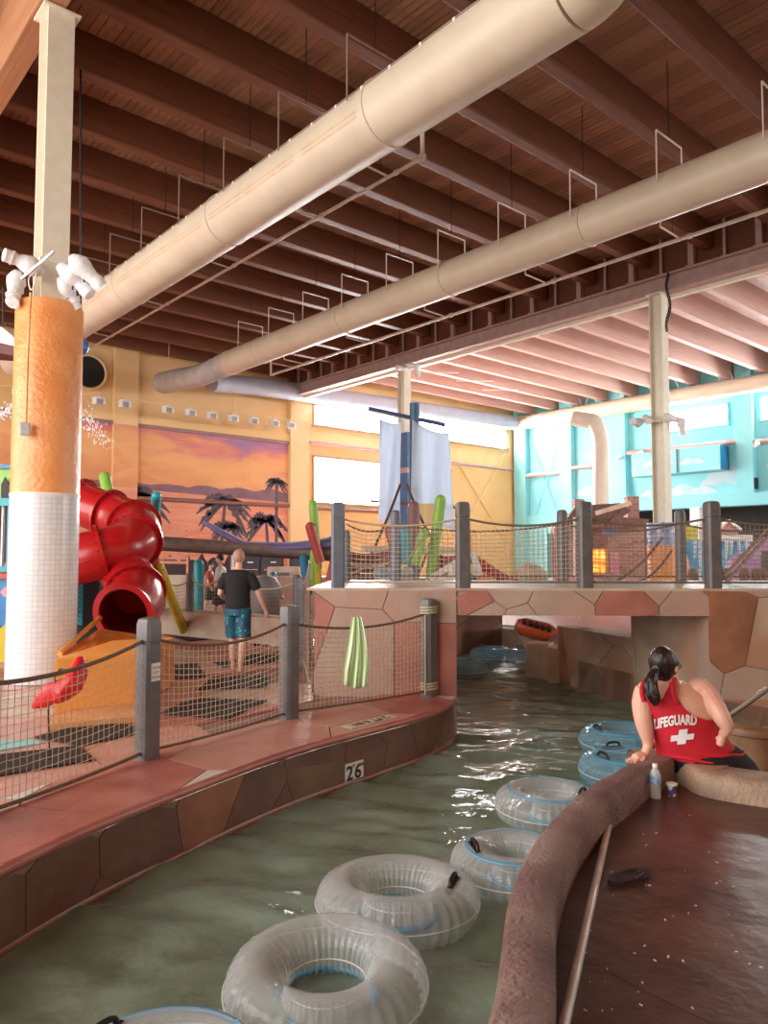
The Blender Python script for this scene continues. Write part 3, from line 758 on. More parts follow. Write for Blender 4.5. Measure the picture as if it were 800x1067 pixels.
MB().tube(catmull([pd(38, 283, 9.95), pd(30, 290, 9.9), pd(32, 302, 9.9), pd(36, 296, 9.9), pd(38, 283, 9.95)], 5), .01, 6).build('cable', WHITE, t)
MB().box((X0, Y0, 5.75), (.42, .42, .05)).build('clamp', CREAM, t)

c3 = pX(688, 292, 20); c2 = pX(421, 372, 20)
t = hcol('far_steel_column', 20, 10.85, 2.5, 9.2, .36, 'cream steel column with blue mosaic and orange foot behind the bridge', CREAM)
drum(20, 10.85, 1.95, 2.6, .44, 'tiled_band', BTI, t); MB().lathe([(.44, 0), (.44, 1.95)], (20, 10.85, 0), 32).build('orange_drum', ORANGE, t, smooth=50)
t = hcol('mast_column', 20, 21.7, 0, 9.2, .36, 'grey steel column carrying the blue ship mast and sails', CREAM)
MB().box((19.9, 21.55, 4.2), (.22, .5, 4.6)).build('blue_casing', M('dark_blue_casing', (.06, .13, .27), (.09, .19, .35), sc=2, r=.4), t)
MB().box((20.0, 21.6, 5.0), (.5, .62, .2)).build('strap_band', PINKB, t)
for i, (px, py, d) in enumerate([(663, 440, (-1, 0, 0)), (674, 437, (-.6, -.6, -.3)), (700, 436, (.7, -.6, -.2)), (710, 444, (.3, 0, -1))]):
    bagged(pd(px, py, 21.3), d, ['bagged lamp furthest left on the cream column behind the bridge', 'second bagged lamp on the cream column behind the bridge', 'bagged lamp just right of the cream column behind the bridge', 'bagged lamp hanging furthest right at the cream column behind the bridge'][i], 1.0)
MB().tube([pd(661, 440, 21.3), pd(714, 437, 21.3)], .04, 6).build('lamp_bar', CREAM, None, label='crossbar holding bagged lamps on the cream column behind the bridge', cat='bracket', o=pd(688, 440, 21.3))
for i, (px, py, d) in enumerate([(418, 383, (-1, -.2, -.2)), (430, 381, (.8, 0, .1)), (434, 386, (.3, 0, -1))]):
    bagged(pd(px, py, 29.2), d, ['bagged lamp left at the top of the mast column', 'bagged lamp right at the top of the mast column', 'lowest bagged lamp right at the top of the mast column'][i], 1.1)
ch = thing('hanging_chain', 'dark chain dangling beside the top of the cream column behind the bridge', 'chain', (20.3, 10.6, 9))
for i in range(18):
    q = pd(696 - 2 * math.sin(i * .5), 287 + i * 3.3, 21.25); MB().tube([q + Vector((.05 * math.cos(a * 1.05), .0, .08 * math.sin(a * 1.05))) for a in range(6)], .018, 5, closed=True).build('link', BLACK, ch)

# =================================================================== DUCTS AND PIPES
def flangering(c, r, axis='Y', w_=.03, name='seam_ring', mat=DUCT, par=None):
    pts = []
    for k in range(28):
        a = 2 * math.pi * k / 28
        pts.append(Vector(c) + (Vector((math.cos(a) * r, 0, math.sin(a) * r)) if axis == 'Y' else Vector((0, math.cos(a) * r, math.sin(a) * r))))
    return MB().tube(pts, w_, 6, closed=True).build(name, mat, par, smooth=70)
D1x, D1z, D1r = 7.16, 8.3, .497
e1 = pX(606, 40, 7.16)
yE = (1.0); 
q = pz(610, 20, 8.3); yE = 7.16 / (ray(610, 20).x / ray(610, 20).y)
t = thing('large_air_duct', 'large cream round air duct, the nearer of the two long ceiling ducts', 'duct', (D1x, 14, D1z))
b = MB(); pts = [Vector((D1x, 27.5, D1z)), Vector((D1x, yE + .15, D1z))]
b.tube(pts, D1r, 40)
b.build('duct_tube', DUCT, t, smooth=50)
b = MB(); arc = []
for i in range(9):
    a = R(90) * i / 8; arc.append(Vector((D1x, yE + .15 - .55 * math.sin(a), D1z + .55 * (1 - math.cos(a)))))
b.tube(arc + [arc[-1] + Vector((0, 0, 1.9))], D1r, 40); b.build('elbow', DUCT, t, smooth=50)
b = MB().tube([Vector((D1x, yE + .95, D1z + .3)), Vector((D1x, yE + .95, D1z + 2.4))], .42, 32); b.build('riser', M('white_riser', (.78, .78, .74), r=.3), t, smooth=50)
flangering((D1x, yE + .95, D1z + .42), .44, 'Z', .02, par=t) if 0 else None
for y in (yE + 3.45, 12.9, 17.6, 22.4): flangering((D1x, y, D1z), D1r + .004, w_=.016, par=t)
sa = R(152)                                            # seam with clips on the camera side, high up
sx_, sz_ = D1x + math.cos(sa) * (D1r + .004), D1z + math.sin(sa) * (D1r + .004)
MB().tube([(sx_, yE + .2, sz_), (sx_, 27.4, sz_)], .012, 6).build('seam', M('seam_brown', (.22, .16, .12), r=.6), t)
y = yE + .4; k = 0
cm = MB().box((0, 0, 0), (.03, .04, .05)).mesh('clip', [CREAM])
while y < 26: o = bpy.data.objects.new('seam_clip', cm); COL.objects.link(o); o.parent = t; o.location = Vector((sx_, y, sz_ - .01)) - org(t); y += .62
for da, hh in ((192, .028), (200, .028)):             # printed stripes on the middle section
    for (y0, y1) in ((yE + 3.6, 9.7), (9.9, 12.8), (13.1, 17.4), (17.8, 22)):
        rows = []
        for y in (y0, y1): rows.append([Vector((D1x + math.cos(R(da + w)) * (D1r + .003), y, D1z + math.sin(R(da + w)) * (D1r + .003))) for w in (-2, 0, 2)])
        MB().grid(rows).build('printed_stripe', TAPE, t, fix=False)
# hangers: rod plus cross bar, one per joist
ORD = ['first', 'second', 'third', 'fourth', 'fifth', 'sixth', 'seventh', 'eighth', 'ninth', 'tenth', 'eleventh', 'twelfth', 'thirteenth', 'fourteenth']
def hangers(x, z, r, ys, par_label, top=10.1, mat=PIPEW, n='duct_hanger', grp=''):
    base = None
    for i, y in enumerate(ys):
        if base is None:
            base = thing(n, par_label + ', first from its near end', 'hanger', (x, y, z), grp)
            b = MB(); b.bar((x - r - .05, y, z + r * .2), (x - r - .05, y, z + r + .62), .02, .02); b.bar((x - r - .05, y, z + r + .62), (x + r + .05, y, z + r + .62), .025, .025); b.bar((x + r + .05, y, z + r * .2), (x + r + .05, y, z + r + .62), .02, .02)
            b.build('frame', mat, base); MB().bar((x, y, z + r + .62), (x, y, top + .8), .014, .014).build('drop_rod', BLACK, base)
        else:
            copytree(base, (x, y, z), label=par_label + ', ' + ORD[i] + ' from its near end')
jy = [y for y in js if y > yE + 1.2 and y < 26]
hangers(D1x, D1z, D1r, [y + .9 for y in jy], 'thin hanger frame over the near cream duct', mat=M('hanger_brown', (.30, .2, .15), r=.5), grp='hangers along the near ceiling duct')
D2x, D2z, D2r = 12.73, 8.3, .412
y2e = 12.73 / (ray(238, 388).x / ray(238, 388).y)
t = thing('long_air_duct', 'long cream grey round duct crossing the middle of the ceiling', 'duct', (D2x, 14, D2z))
MB().tube([(D2x, -6, D2z), (D2x, y2e, D2z)], D2r, 36).build('duct_tube', DUCT, t, smooth=50)
for y in (8.35, 12.2, 16.2, 20.6, y2e - .1): flangering((D2x, y, D2z), D2r + .004, w_=.018, par=t)
MB().tube([(D2x, -6, D2z + D2r + .03), (D2x, y2e, D2z + D2r + .03)], .012, 6).build('track', BLACK, t)
y = 3.0
cm2 = MB().box((0, 0, 0), (.02, .03, .06)).mesh('track_clip', [CREAM])
while y < y2e: o = bpy.data.objects.new('track_clip', cm2); COL.objects.link(o); o.parent = t; o.location = Vector((D2x, y, D2z + D2r + .01)) - org(t); y += .46
eB = pY(170, 399, 29.2); eB2 = Vector((D2x - .2, y2e + 1.6, D2z - .15))
b = MB(); b.tube(catmull([(D2x, y2e, D2z), (D2x - .05, y2e + .7, D2z - .05), eB2, lerp(eB2, eB, .5), eB], 5), [D2r] * 4 + [D2r * v for v in (.97, .92, .98, .9, .95, .88, .96, .92, .98, .97, 1, 1.02, 1.04, 1.05, 1.06, 1.07, 1.08)], 30)
b.build('fabric_sleeve', DUCTG, t, smooth=60)
hangers(D2x, D2z, D2r, [y + .95 for y in js if 2 < y < y2e - .8], 'white hanger frame over the long middle duct', mat=PIPEW, grp='hangers along the middle duct')
# duct along the far walls
t = thing('far_wall_duct', 'blue grey duct running along the far window wall', 'duct', (25, 29.4, 9.9))
p0 = Vector((15.2, 28.6, 9.0))
MB().tube([p0, (17.5, 29.2, 9.35), (36.9, 29.5, 9.9)], [.38, .42, .42], 28).build('duct_tube', DUCTB, t, smooth=50)
t = thing('teal_wall_duct', 'grey duct running along the teal wall under the pale joists', 'duct', (36.9, 20, 9.9))
MB().tube([(36.85, 29.7, 9.9), (36.85, -5, 9.95)], .42, 28).build('duct_tube', DUCT, t, smooth=50)
MB().tube([(36.85, 29.4, 9.75), (36.85, -5, 9.80)], .012, 4).build('seam', BLACK, t)
for i, y in enumerate((25.2, 24.2, 22, 19.3, 16.5, 12.0)):
    MB().tube([Vector((36.85, y + .35 * math.cos(a), 10.2 + .62 * math.sin(a))) for a in [math.pi * k / 10 for k in range(11)]], .025, 6).build('strap_loop', WHITE, t, smooth=60)
t = thing('vertical_air_duct', 'white vertical duct with elbow coming down at the teal wall', 'duct', (31, 20.6, 5))
vA = pd(598, 436, 30); vB = pd(620, 440, 29.5); vC = pd(626, 460, 29.5); vD = pd(626, 528, 29.5)
MB().tube(catmull([vA, lerp(vA, vB, .6), vB + Vector((0, 0, -.05)), vC, lerp(vC, vD, .5), vD], 5), .30, 20).build('duct_tube', CREAM, t, smooth=60)
# sprinkler pipes
def spr(name, x, z, y0, y1, label, hy, r=.035, armx=.5):
    t = thing(name, label, 'pipe', (x, (y0 + y1) / 2, z)); MB().tube([(x, y0, z), (x, y1, z)], r, 10).build('pipe_run', PIPEW, t, smooth=60)
    for y in hy:
        a = MB().tube([(x, y, z), (x - armx, y, z + .02), (x - armx, y, z + .14)], .022, 8).build('sprinkler_arm', PIPEW, t)
        MB().bar((x - armx * .4, y, z), (x - armx * .4, y, 10.12), .012, .012).build('drop_rod', BLACK, t)
        MB().tube([(x, y - .25, z), (x, y - .17, z)], r * 1.45, 10).build('coupling', PIPEW, t)
    return t
p1s = 9.0 / (ray(440, 164).x / ray(440, 164).y)
t = spr('sprinkler_pipe', 9.0, 8.74, p1s, 29, 'white sprinkler pipe running under the near cream duct', [p1s + .9, p1s + 3.2, p1s + 6.8, p1s + 10.5, p1s + 14.5])
MB().tube([(9.0, p1s, 8.74), (9.0, p1s, 9.9)], .04, 10).build('riser', PIPEW, t, smooth=60); MB().ell((9.0, p1s, 8.76), (.07, .07, .07), 8).build('elbow_fitting', PIPEW, t, smooth=60)
p2e = 16.0 / (ray(282, 391).x / ray(282, 391).y)
t = spr('sprinkler_main', 16.0, 8.86, -4, p2e, 'white sprinkler pipe between the middle duct and the steel beam', [4.4, 8.1, 11.8, 15.5, 19.2, 22.9], r=.045, armx=.9)
MB().tube([(16, p2e, 8.86), (16, p2e, 10.0)], .045, 10).build('riser', PIPEW, t, smooth=60)
MB().tube([(16, 5.75, 8.86), (16, 5.75, 9.9)], .05, 10).build('riser', PIPEW, t, smooth=60)
for i, yy in enumerate([js[k] + .85 for k in range(2, 8)]):       # thin gas pipes between the joists
    t = thing('ceiling_pipe', 'thin dark pipe between ceiling joists, ' + ORD[i] + ' counted from the top right corner', 'pipe', (11, yy, 10.5), 'thin pipes between the ceiling joists')
    MB().tube([(3.4, yy, 10.66), (19.8, yy, 10.66)], .022, 6).build('pipe_run', M('dark_pipe', (.18, .09, .07), r=.5) if i == 0 else bpy.data.materials['dark_pipe'], t)
    for x in (5.5, 9.5, 13.5, 17.5): MB().ell((x, yy, 10.62), (.05, .05, .08), 5).build('sprinkler_head', PIPEW, t)
t = thing('ceiling_conduit', 'small white conduit loops under the pale far ceiling', 'pipe', (28, 22, 10.2))
for (x, y) in ((24, 25), (26.5, 25), (29, 25.5)): MB().tube([(x, y, 10.2), (x + 1.4, y - 1.2, 10.2)], .03, 5).build('conduit_run', WHITE, t)
# lamps hanging from a cable on the yellow wall
ca = thing('lamp_cable', 'long cable strung across the yellow wall above the mural', 'cable', (12, 28.6, 7.6))
LP = [(103, 418), (130, 421), (175, 427), (199, 430), (221, 433), (243, 436), (264, 438.5), (286, 441), (303, 443), (20, 408)]
cpts = [pY(x, y - 5.5, 28.7) for x, y in sorted(LP)] + [pY(325, 442, 28.7)]
MB().tube([pY(-20, 400, 28.7)] + cpts, .028, 6).build('wire', YELL, ca)
for i in range(0, 9, 3): MB().bar(cpts[i], (cpts[i].x, cpts[i].y, 11), .02, .02).build('drop_rod', YELL, ca)
for i, (px, py) in enumerate(sorted(LP)):
    p = pY(px, py, 28.7)
    nm = ['far left lamp peeping past the orange column', 'lamp just right of the orange column', 'second lamp right of the orange column', 'third from the orange column under the duct mouth', 'fourth lamp from the orange column', 'fifth lamp from the orange column', 'fourth lamp from the window end', 'third lamp from the window end', 'second lamp from the window end', 'last one beside the windows'][i]
    t = thing('cable_floodlight', 'white floodlight on the cable, ' + nm, 'lamp', p, 'floodlights on the cable over the mural')
    MB().box(p, (.42, .30, .30), rz=.2).build('housing', WHITE, t, bevel=.05); MB().box(p + Vector((-.02, -.16, -.04)), (.26, .03, .20), rz=.2).build('lens', M('lens_grey', (.45, .42, .40), r=.2) if i == 0 else bpy.data.materials['lens_grey'], t)
    MB().bar(p + Vector((0, 0, .12)), p + Vector((0, 0, .26)), .04, .04).build('bracket', WHITE, t)
q = pY(238, 403 - 18, YW - .12)
q = pY(92, 388, YW - .1)
t = thing('wall_vent_opening', 'dark round duct opening high on the yellow wall beside the orange column', 'vent', q)
MB().tube([q + Vector((0, -.1, 0)), q + Vector((0, .05, 0))], .62, 28).build('dark_mouth', BLACK, t, smooth=50)
MB().tube([q + Vector((.68 * math.cos(a * .2244), -.1, .68 * math.sin(a * .2244))) for a in range(28)], .05, 6, closed=True).build('rim', YELL, t)
t = thing('blue_fan_motor', 'small bright blue motor beside the top right edge of the orange column', 'motor', pd(84, 361, 13))
MB().ell(pd(84, 361, 13), (.14, .14, .16), 8).build('casing', M('bright_blue', (.02, .18, .65), r=.3), t, smooth=60); MB().tube([pd(84, 355, 13), pd(84, 62, 13)], .02, 6).build('rod', BLACK, t)

# =================================================================== ROPE FENCES
def post(parent, p, h, w_=.16, rz=0, mat=GREY, round_=False, z0=0.0, band=True):
    c = Vector((p[0], p[1], z0)); b = MB()
    if round_: b.lathe([(w_ / 2, 0), (w_ / 2, h - .06), (w_ / 2 * .85, h - .02), (w_ / 2 * .5, h)], c, 14)
    else:
        n = 4; s_ = w_ / 2; k = s_ * .28
        oc = [(s_, -s_ + k), (s_, s_ - k), (s_ - k, s_), (-s_ + k, s_), (-s_, s_ - k), (-s_, -s_ + k), (-s_ + k, -s_), (s_ - k, -s_)]
        def ringp(sc, z): return [c + Matrix.Rotation(rz, 3, 'Z') @ Vector((x * sc, y * sc, z)) for x, y in oc]
        rings = [ringp(1, 0), ringp(1, h - .215), ringp(.93, h - .21), ringp(.93, h - .195), ringp(1, h - .19), ringp(1, h - .05), ringp(.86, h - .012), ringp(.5, h)]
        vs = [p_ for r_ in rings for p_ in r_]; fs = [(i * 8 + j, i * 8 + (j + 1) % 8, (i + 1) * 8 + (j + 1) % 8, (i + 1) * 8 + j) for i in range(7) for j in range(8)]
        fs += [tuple(range(8))[::-1], tuple(56 + j for j in range(8))]; b.add(vs, fs)
    return b.build('post', mat, parent, smooth=35)
def rope_pts(a, c, sag, n=14): return [lerp(a, c, i / n) - Vector((0, 0, sag * 4 * (i / n) * (1 - i / n))) for i in range(n + 1)]
def twisted(pts, r, name, mat, parent):
    return MB().tube(pts, r, 8).build(name, mat, parent, smooth=70)
def netpanel(parent, a, c, ztop, sag, zbot, botsag, cell, mat, tw=.0035, bulge=0, rope=ROPE, rr_=.014, seed=0, name='net'):
    L_ = (Vector((c[0], c[1], 0)) - Vector((a[0], a[1], 0))).length; nu = max(4, round(L_ / cell)); rnd = random.Random(seed)
    d = (Vector((c[0], c[1], 0)) - Vector((a[0], a[1], 0))).normalized(); nrm = Vector((-d.y, d.x, 0))
    za, zc = (ztop if isinstance(ztop, tuple) else (ztop, ztop)); ba, bc = (zbot if isinstance(zbot, tuple) else (zbot, zbot))
    nv = max(3, round((za - ba) / cell * .95))
    def pt(u, v):
        p = lerp(Vector((a[0], a[1], 0)), Vector((c[0], c[1], 0)), u); q = 4 * u * (1 - u)
        zt = lerp(za, zc, u) - sag * q; zb = lerp(ba, bc, u) + botsag * q
        return p + nrm * (bulge * q * math.sin(math.pi * v)) + Vector((0, 0, lerp(zb, zt, v)))
    b = MB()
    G = [[pt(i / nu, j / nv) + Vector((0, 0, rnd.uniform(-.004, .004))) + d * rnd.uniform(-.003, .003) for j in range(nv + 1)] for i in range(nu + 1)]
    for i in range(1, nu): b.tube(G[i], tw, 3, caps=False)
    for j in range(1, nv): b.tube([G[i][j] for i in range(nu + 1)], tw, 3, caps=False)
    b.build(name, mat, parent, fix=False)
    twisted([pt(i / 16, 1) for i in range(17)], rr_, 'top_rope', rope, parent)
    twisted([pt(i / 16, 0) for i in range(17)], rr_ * .9, 'bottom_rope', rope, parent)
A_ = pz(153, 790, 0); B_ = pz(301, 748, 0); C_ = pz(447, 725, 0); Z_ = Vector((1.25, 5.42, 0)); Y_ = Vector((-.6, 4.7, 0))
fe = thing('rope_fence', 'grey post and rope net fence along the left river edge', 'fence', A_)
for p, rz in ((A_, .35), (B_, .15), (C_, .1), (Z_, .5), (Y_, .5)): post(fe, p, 1.17, .165, rz)
netpanel(fe, Y_, Z_, .98, .15, .05, 0, .052, NET, seed=1)
netpanel(fe, Z_, A_, (.86, 1.0), .08, (.03, .06), -.02, .056, NET, seed=2, rr_=.017, tw=.0032)
netpanel(fe, A_, B_, (1.0, 1.0), .14, .06, -.02, .056, NET, seed=3, tw=.0038)
netpanel(fe, B_, C_, (.98, 1.0), .11, .06, -.01, .056, NET, seed=4, rope=ROPE, tw=.0038)
for z in (.98, .07):
    MB().tube([C_ + Vector((.10 * math.cos(a * .7), .10 * math.sin(a * .7), z + .012 * a * .3)) for a in range(28)], .014, 6).build('rope_wrap', ROPEL, fe, smooth=70)
MB().tube([C_ + Vector((-.1, -.04, .03 + i * .045)) for i in range(22)], .012, 6).build('side_rope', ROPEL, fe)
st_ = thing('post_sticker', 'small white and purple notice stuck on the nearest fence post', 'sticker', A_ + hf * -.088 + rt * .045 + Vector((0, 0, .73)))
fd = (Matrix.Rotation(.35, 3, 'Z') @ Vector((0, -1, 0))); fx = Vector((-fd.y, fd.x, 0))
q = A_ + fd * .0845 + Vector((0, 0, .72)) + fx * .0
MB().slab([q - fx * .05 + Vector((0, 0, -.075)), q + fx * .05 + Vector((0, 0, -.075)), q + fx * .05 + Vector((0, 0, .075)), q - fx * .05 + Vector((0, 0, .075))], fd * .003)
paper_ = MB().slab([q - fx * .05 + Vector((0, 0, -.075)), q + fx * .05 + Vector((0, 0, -.075)), q + fx * .05 + Vector((0, 0, .075)), q - fx * .05 + Vector((0, 0, .075))], fd * .003).build('paper', WHITE, st_)
for i, tx in enumerate(('Staying', 'is for', 'swimmers')):
    flat_text('lettering', tx, .033, q + Vector((0, 0, .04 - .04 * i)) + fd * .004, fx, Vector((0, 0, 1)), M('purple_ink', (.12, .05, .22)) if i == 0 else bpy.data.materials['purple_ink'], paper_)
# bridge fences
def onbridge(px, off):                                  # where the vertical plane of the fence meets the view line
    r = ray(px, 570); k = (U0 + DN * off - CAM).dot(DN) / r.dot(DN); p = CAM + r * k; return Vector((p.x, p.y, 0))
fb = thing('bridge_fence', 'grey post and rope net fence on the near side of the bridge', 'fence', onbridge(482, .12) + Vector((0, 0, ZB + .03)))
FP = [onbridge(x, .12) for x in (352, 482, 609, 742)]; FP.append(FP[-1] + (FP[-1] - FP[-2]))
for i, p in enumerate(FP): post(fb, p, 1.07, .165, -.6, GREYL if i == 0 else GREY, z0=ZB + .03)
for i, (a, c) in enumerate(zip(FP, FP[1:])): netpanel(fb, a, c, ZB + .90, .10, ZB + .10, -.0, .058, NET if i < 2 else NETD, seed=10 + i, tw=.0034, rope=ROPEL if i == 0 else ROPE, rr_=.014)
fr_ = thing('rear_bridge_fence', 'rope net fence with round topped posts on the far side of the bridge', 'fence', onbridge(405, 2.75) + Vector((0, 0, ZB + .03)))
RP = [onbridge(x, 2.75) for x in (361, 412, 586, 709, 830)]
for i, p in enumerate(RP): post(fr_, p, .80 if i == 0 else 1.12, .17 if i else .12, -.6, GREYL if i < 2 else GREY, round_=True, z0=ZB + .03)
for i, (a, c) in enumerate(zip(RP, RP[1:])): netpanel(fr_, a, c, ZB + .93, .12, ZB + .10, 0, .075, NETD, seed=20 + i, tw=.0042, rope=ROPE)
# ramp ropes and rails past the bridge
t = thing('ramp_handrail', 'pair of sloping steel handrails rising at the right end of the bridge', 'rail', pd(757, 606, 10.5))
for dy in (0, -8): MB().tube([pd(755, 608 + dy, 10.5), pd(802, 556 + dy, 10.5)], .022, 8).build('rail', STEEL, t, smooth=60)
MB().tube([pd(760, 604, 10.5), pd(760, 616, 10.5)], .02, 8).build('stanchion', STEEL, t)
for i, (a, c) in enumerate((((690, 560), (640, 606)), ((700, 573), (664, 606)))):
    MB().tube(rope_pts(pd(*a, 12.5), pd(*c, 12.5), .1), .022, 6).build('ramp_rope', ROPE, None, label=['upper slanting rope crossing in front of the orange column foot', 'lower slanting rope crossing in front of the orange column foot'][i], cat='rope', o=pd(*a, 12.5))
for i, (a, m_, c) in enumerate((((362, 587), (415, 590), (440, 560)), ((330, 615), (380, 592), (410, 585)))):
    MB().tube(catmull([pd(*a, 12.2), pd(*m_, 12.4), pd(*c, 12.6)], 8), .018, 6).build('slack_rope', ROPEL, None, label=['slack pale rope looping behind the left part of the bridge net', 'pale rope sloping up from the left end of the bridge'][i], cat='rope', o=pd(*a, 12.2))

# things on the fence: red pack and towel
q = pd(70, 712, 5.85)
t = thing('red_hip_pack', 'bright red lifeguard pack hanging over the left fence rope', 'bag', q)
b = MB(); b.tube([pd(84, 688, 5.9), pd(82, 700, 5.82), pd(76, 713, 5.75), pd(66, 722, 5.72), pd(60, 728, 5.75)], [.06, .10, .115, .10, .06], 12, sx=.7)
b.tube([pd(68, 716, 5.72), pd(54, 722, 5.72), pd(44, 729, 5.75), pd(34, 737, 5.8)], [.075, .085, .07, .02], 12, sx=.6)
remesh(b.build('pack_body', M('red_nylon', (.72, .012, .02), (.62, .008, .015), sc=6, r=.45, bump=.5, bsc=12, bd=.02), t), .010, 1)
MB().tube(catmull([pd(63, 697, 5.75), pd(57, 706, 5.70), pd(58, 716, 5.70), pd(51, 724, 5.72), pd(51, 765, 5.9), pd(52, 790, 5.95)], 6), .006, 6, sx=1.6).build('strap', BLACK, t)
MB().tube(catmull([pd(63, 697, 5.8), pd(72, 700, 5.75), pd(66, 712, 5.68)], 6), .007, 6).build('handle_strap', BLACK, t)
MB().box(pd(52, 789, 5.95), (.03, .012, .03)).build('buckle', BLACK, t)
def towelmat():
    m = bpy.data.materials.new('striped_towel'); m.use_nodes = True; nt = m.node_tree; N = nt.nodes; L = nt.links; pb = N['Principled BSDF']
    uv = N.new('ShaderNodeUVMap'); sp = N.new('ShaderNodeSeparateXYZ'); L.new(uv.outputs[0], sp.inputs[0])
    ma = N.new('ShaderNodeMath'); ma.operation = 'MULTIPLY'; ma.inputs[1].default_value = 6; L.new(sp.outputs[0], ma.inputs[0])
    fr = N.new('ShaderNodeMath'); fr.operation = 'FRACT'; L.new(ma.outputs[0], fr.inputs[0]); gt = N.new('ShaderNodeMath'); gt.operation = 'GREATER_THAN'; gt.inputs[1].default_value = .5; L.new(fr.outputs[0], gt.inputs[0])
    mx = N.new('ShaderNodeMix'); mx.data_type = 'RGBA'; mx.inputs['A'].default_value = (.42, .66, .20, 1); mx.inputs['B'].default_value = (.85, .88, .82, 1); L.new(gt.outputs[0], mx.inputs['Factor']); L.new(mx.outputs['Result'], pb.inputs['Base Color']); pb.inputs['Roughness'].default_value = .9
    return m
b = MB(); rows = []; NU, NV = 26, 24
for i in range(NV + 1):
    v = i / NV; row = []
    for j in range(NU + 1):
        u = j / NU; wd = 4.5 + 8.5 * min(1, v * 1.35) ** .8
        x = 371.5 + (u - .5) * 2 * wd * (1 if v < .9 else 1) + 1.2 * math.sin(v * 4); yy = 643 + v * 70 + (8 * abs(u - .55) - 5) * -v
        row.append(pd(x, yy, 7.62 + .035 * math.sin(u * 17 + v * 3) * (.4 + v) - .02))
    rows.append(row)
b.grid(rows)
tw = b.build('striped_towel', towelmat(), None, smooth=180, fix=False, label='green and white striped towel hanging over the fence rope', cat='towel', o=pd(371, 680, 7.6))
uvl = tw.data.uv_layers.new(name='UVMap')
for p in tw.data.polygons:
    for li, vi in zip(p.loop_indices, p.vertices): uvl.data[li].uv = ((vi % (NU + 1)) / NU, (vi // (NU + 1)) / NV)
sm = tw.modifiers.new('thick', 'SOLIDIFY'); sm.thickness = .006

# =================================================================== FLOAT TUBES
CLEAR = bpy.data.materials.new('clear_vinyl'); CLEAR.use_nodes = True; nt = CLEAR.node_tree; N = nt.nodes; L = nt.links; pb = N['Principled BSDF']
pb.inputs['Base Color'].default_value = (.72, .74, .76, 1); pb.inputs['Roughness'].default_value = .10; pb.inputs['Coat Weight'].default_value = .6; pb.inputs['Coat Roughness'].default_value = .03
lw = N.new('ShaderNodeLayerWeight'); lw.inputs[0].default_value = .32; mr = N.new('ShaderNodeMapRange'); mr.inputs['To Min'].default_value = .22; mr.inputs['To Max'].default_value = .74
L.new(lw.outputs['Facing'], mr.inputs[0]); L.new(mr.outputs[0], pb.inputs['Alpha'])
nb = N.new('ShaderNodeTexNoise'); nb.inputs['Scale'].default_value = 26; bp = N.new('ShaderNodeBump'); bp.inputs['Strength'].default_value = .25; bp.inputs['Distance'].default_value = .01; L.new(nb.outputs['Fac'], bp.inputs['Height']); L.new(bp.outputs[0], pb.inputs['Normal'])
CLEARB = CLEAR.copy(); CLEARB.name = 'clear_blue_vinyl'; CLEARB.node_tree.nodes['Principled BSDF'].inputs['Base Color'].default_value = (.25, .55, .75, 1)
BBAND = clearmat('blue_vinyl_band', (.02, .38, .62), .85, .2)
WSEAM = clearmat('white_seam', (.85, .88, .9), .7, .2)
def tube_ring(px, py, D=.96, r=.19, label='', mat=CLEAR, tilt=(0, 0), hang=None, blue=1, rz=0, inner=1):
    c = pz(px, py, -.42)
    t = thing('float_tube', label, 'inner tube', c, 'clear float tubes in the lazy river')
    Rm = D / 2 - r; rot = Matrix.Rotation(R(tilt[0]), 3, 'X') @ Matrix.Rotation(R(tilt[1]), 3, 'Y') @ Matrix.Rotation(rz, 3, 'Z')
    n, m = 144, 24; vs = []; fs = []
    for i in range(n):
        a = 2 * math.pi * i / n
        for j in range(m):
            p = 2 * math.pi * j / m
            wr = .011 * math.sin(a * 40) * max(0, abs(math.cos(p)) - .45) * (1.4 + .6 * math.sin(a * 7))
            rr_ = r + wr; vs.append(c + rot @ Vector(((Rm + rr_ * math.cos(p)) * math.cos(a), (Rm + rr_ * math.cos(p)) * math.sin(a), rr_ * .98 * math.sin(p))))
            fs.append((i * m + j, ((i + 1) % n) * m + j, ((i + 1) % n) * m + (j + 1) % m, i * m + (j + 1) % m))
    MB().add(vs, fs).build('vinyl_ring', mat, t, smooth=180)
    def ring(R_, z, w_, mt, nm):
        MB().tube([c + rot @ Vector((R_ * math.cos(2 * math.pi * k / 60), R_ * math.sin(2 * math.pi * k / 60), z)) for k in range(60)], w_, 6, closed=True).build(nm, mt, t, smooth=70)
    if blue: ring(Rm - r * .72, -r * .52, .016, BBAND, 'blue_band')
    if blue > 1: ring(Rm + r * .30, r * .86, .013, BBAND, 'blue_band')
    ring(Rm + r + .006, 0, .004, WSEAM, 'outer_seam'); ring(Rm - r - .004, 0, .004, WSEAM, 'inner_seam')
    for h in (hang or []):
        a = R(h); rad = Rm; u = Vector((math.cos(a), math.sin(a), 0)); v = Vector((-u.y, u.x, 0)); base = Vector((u.x * rad, u.y * rad, r * .86))
        hd = MB(); pts = [base - v * .075, base - v * .06 + Vector((0, 0, .045)), base + Vector((0, 0, .055)), base + v * .06 + Vector((0, 0, .045)), base + v * .075]
        hd.tube([c + rot @ p for p in catmull(pts, 4)], .013, 8); hh_ = hd.build('handle', BLACK, t, smooth=60)
        MB().tube([c + rot @ (base - v * .10), c + rot @ (base + v * .10)], .022, 8, sx=1.3).build('handle_pad', BLACK, hh_, smooth=60)
    return t
tube_ring(340, 1024, 1.0, .148, 'largest clear tube, nearest at the bottom of the picture', tilt=(2, -2))
tube_ring(414, 937, 1.0, .148, 'clear tube floating just behind the nearest one', tilt=(-2, 2), hang=[-60])
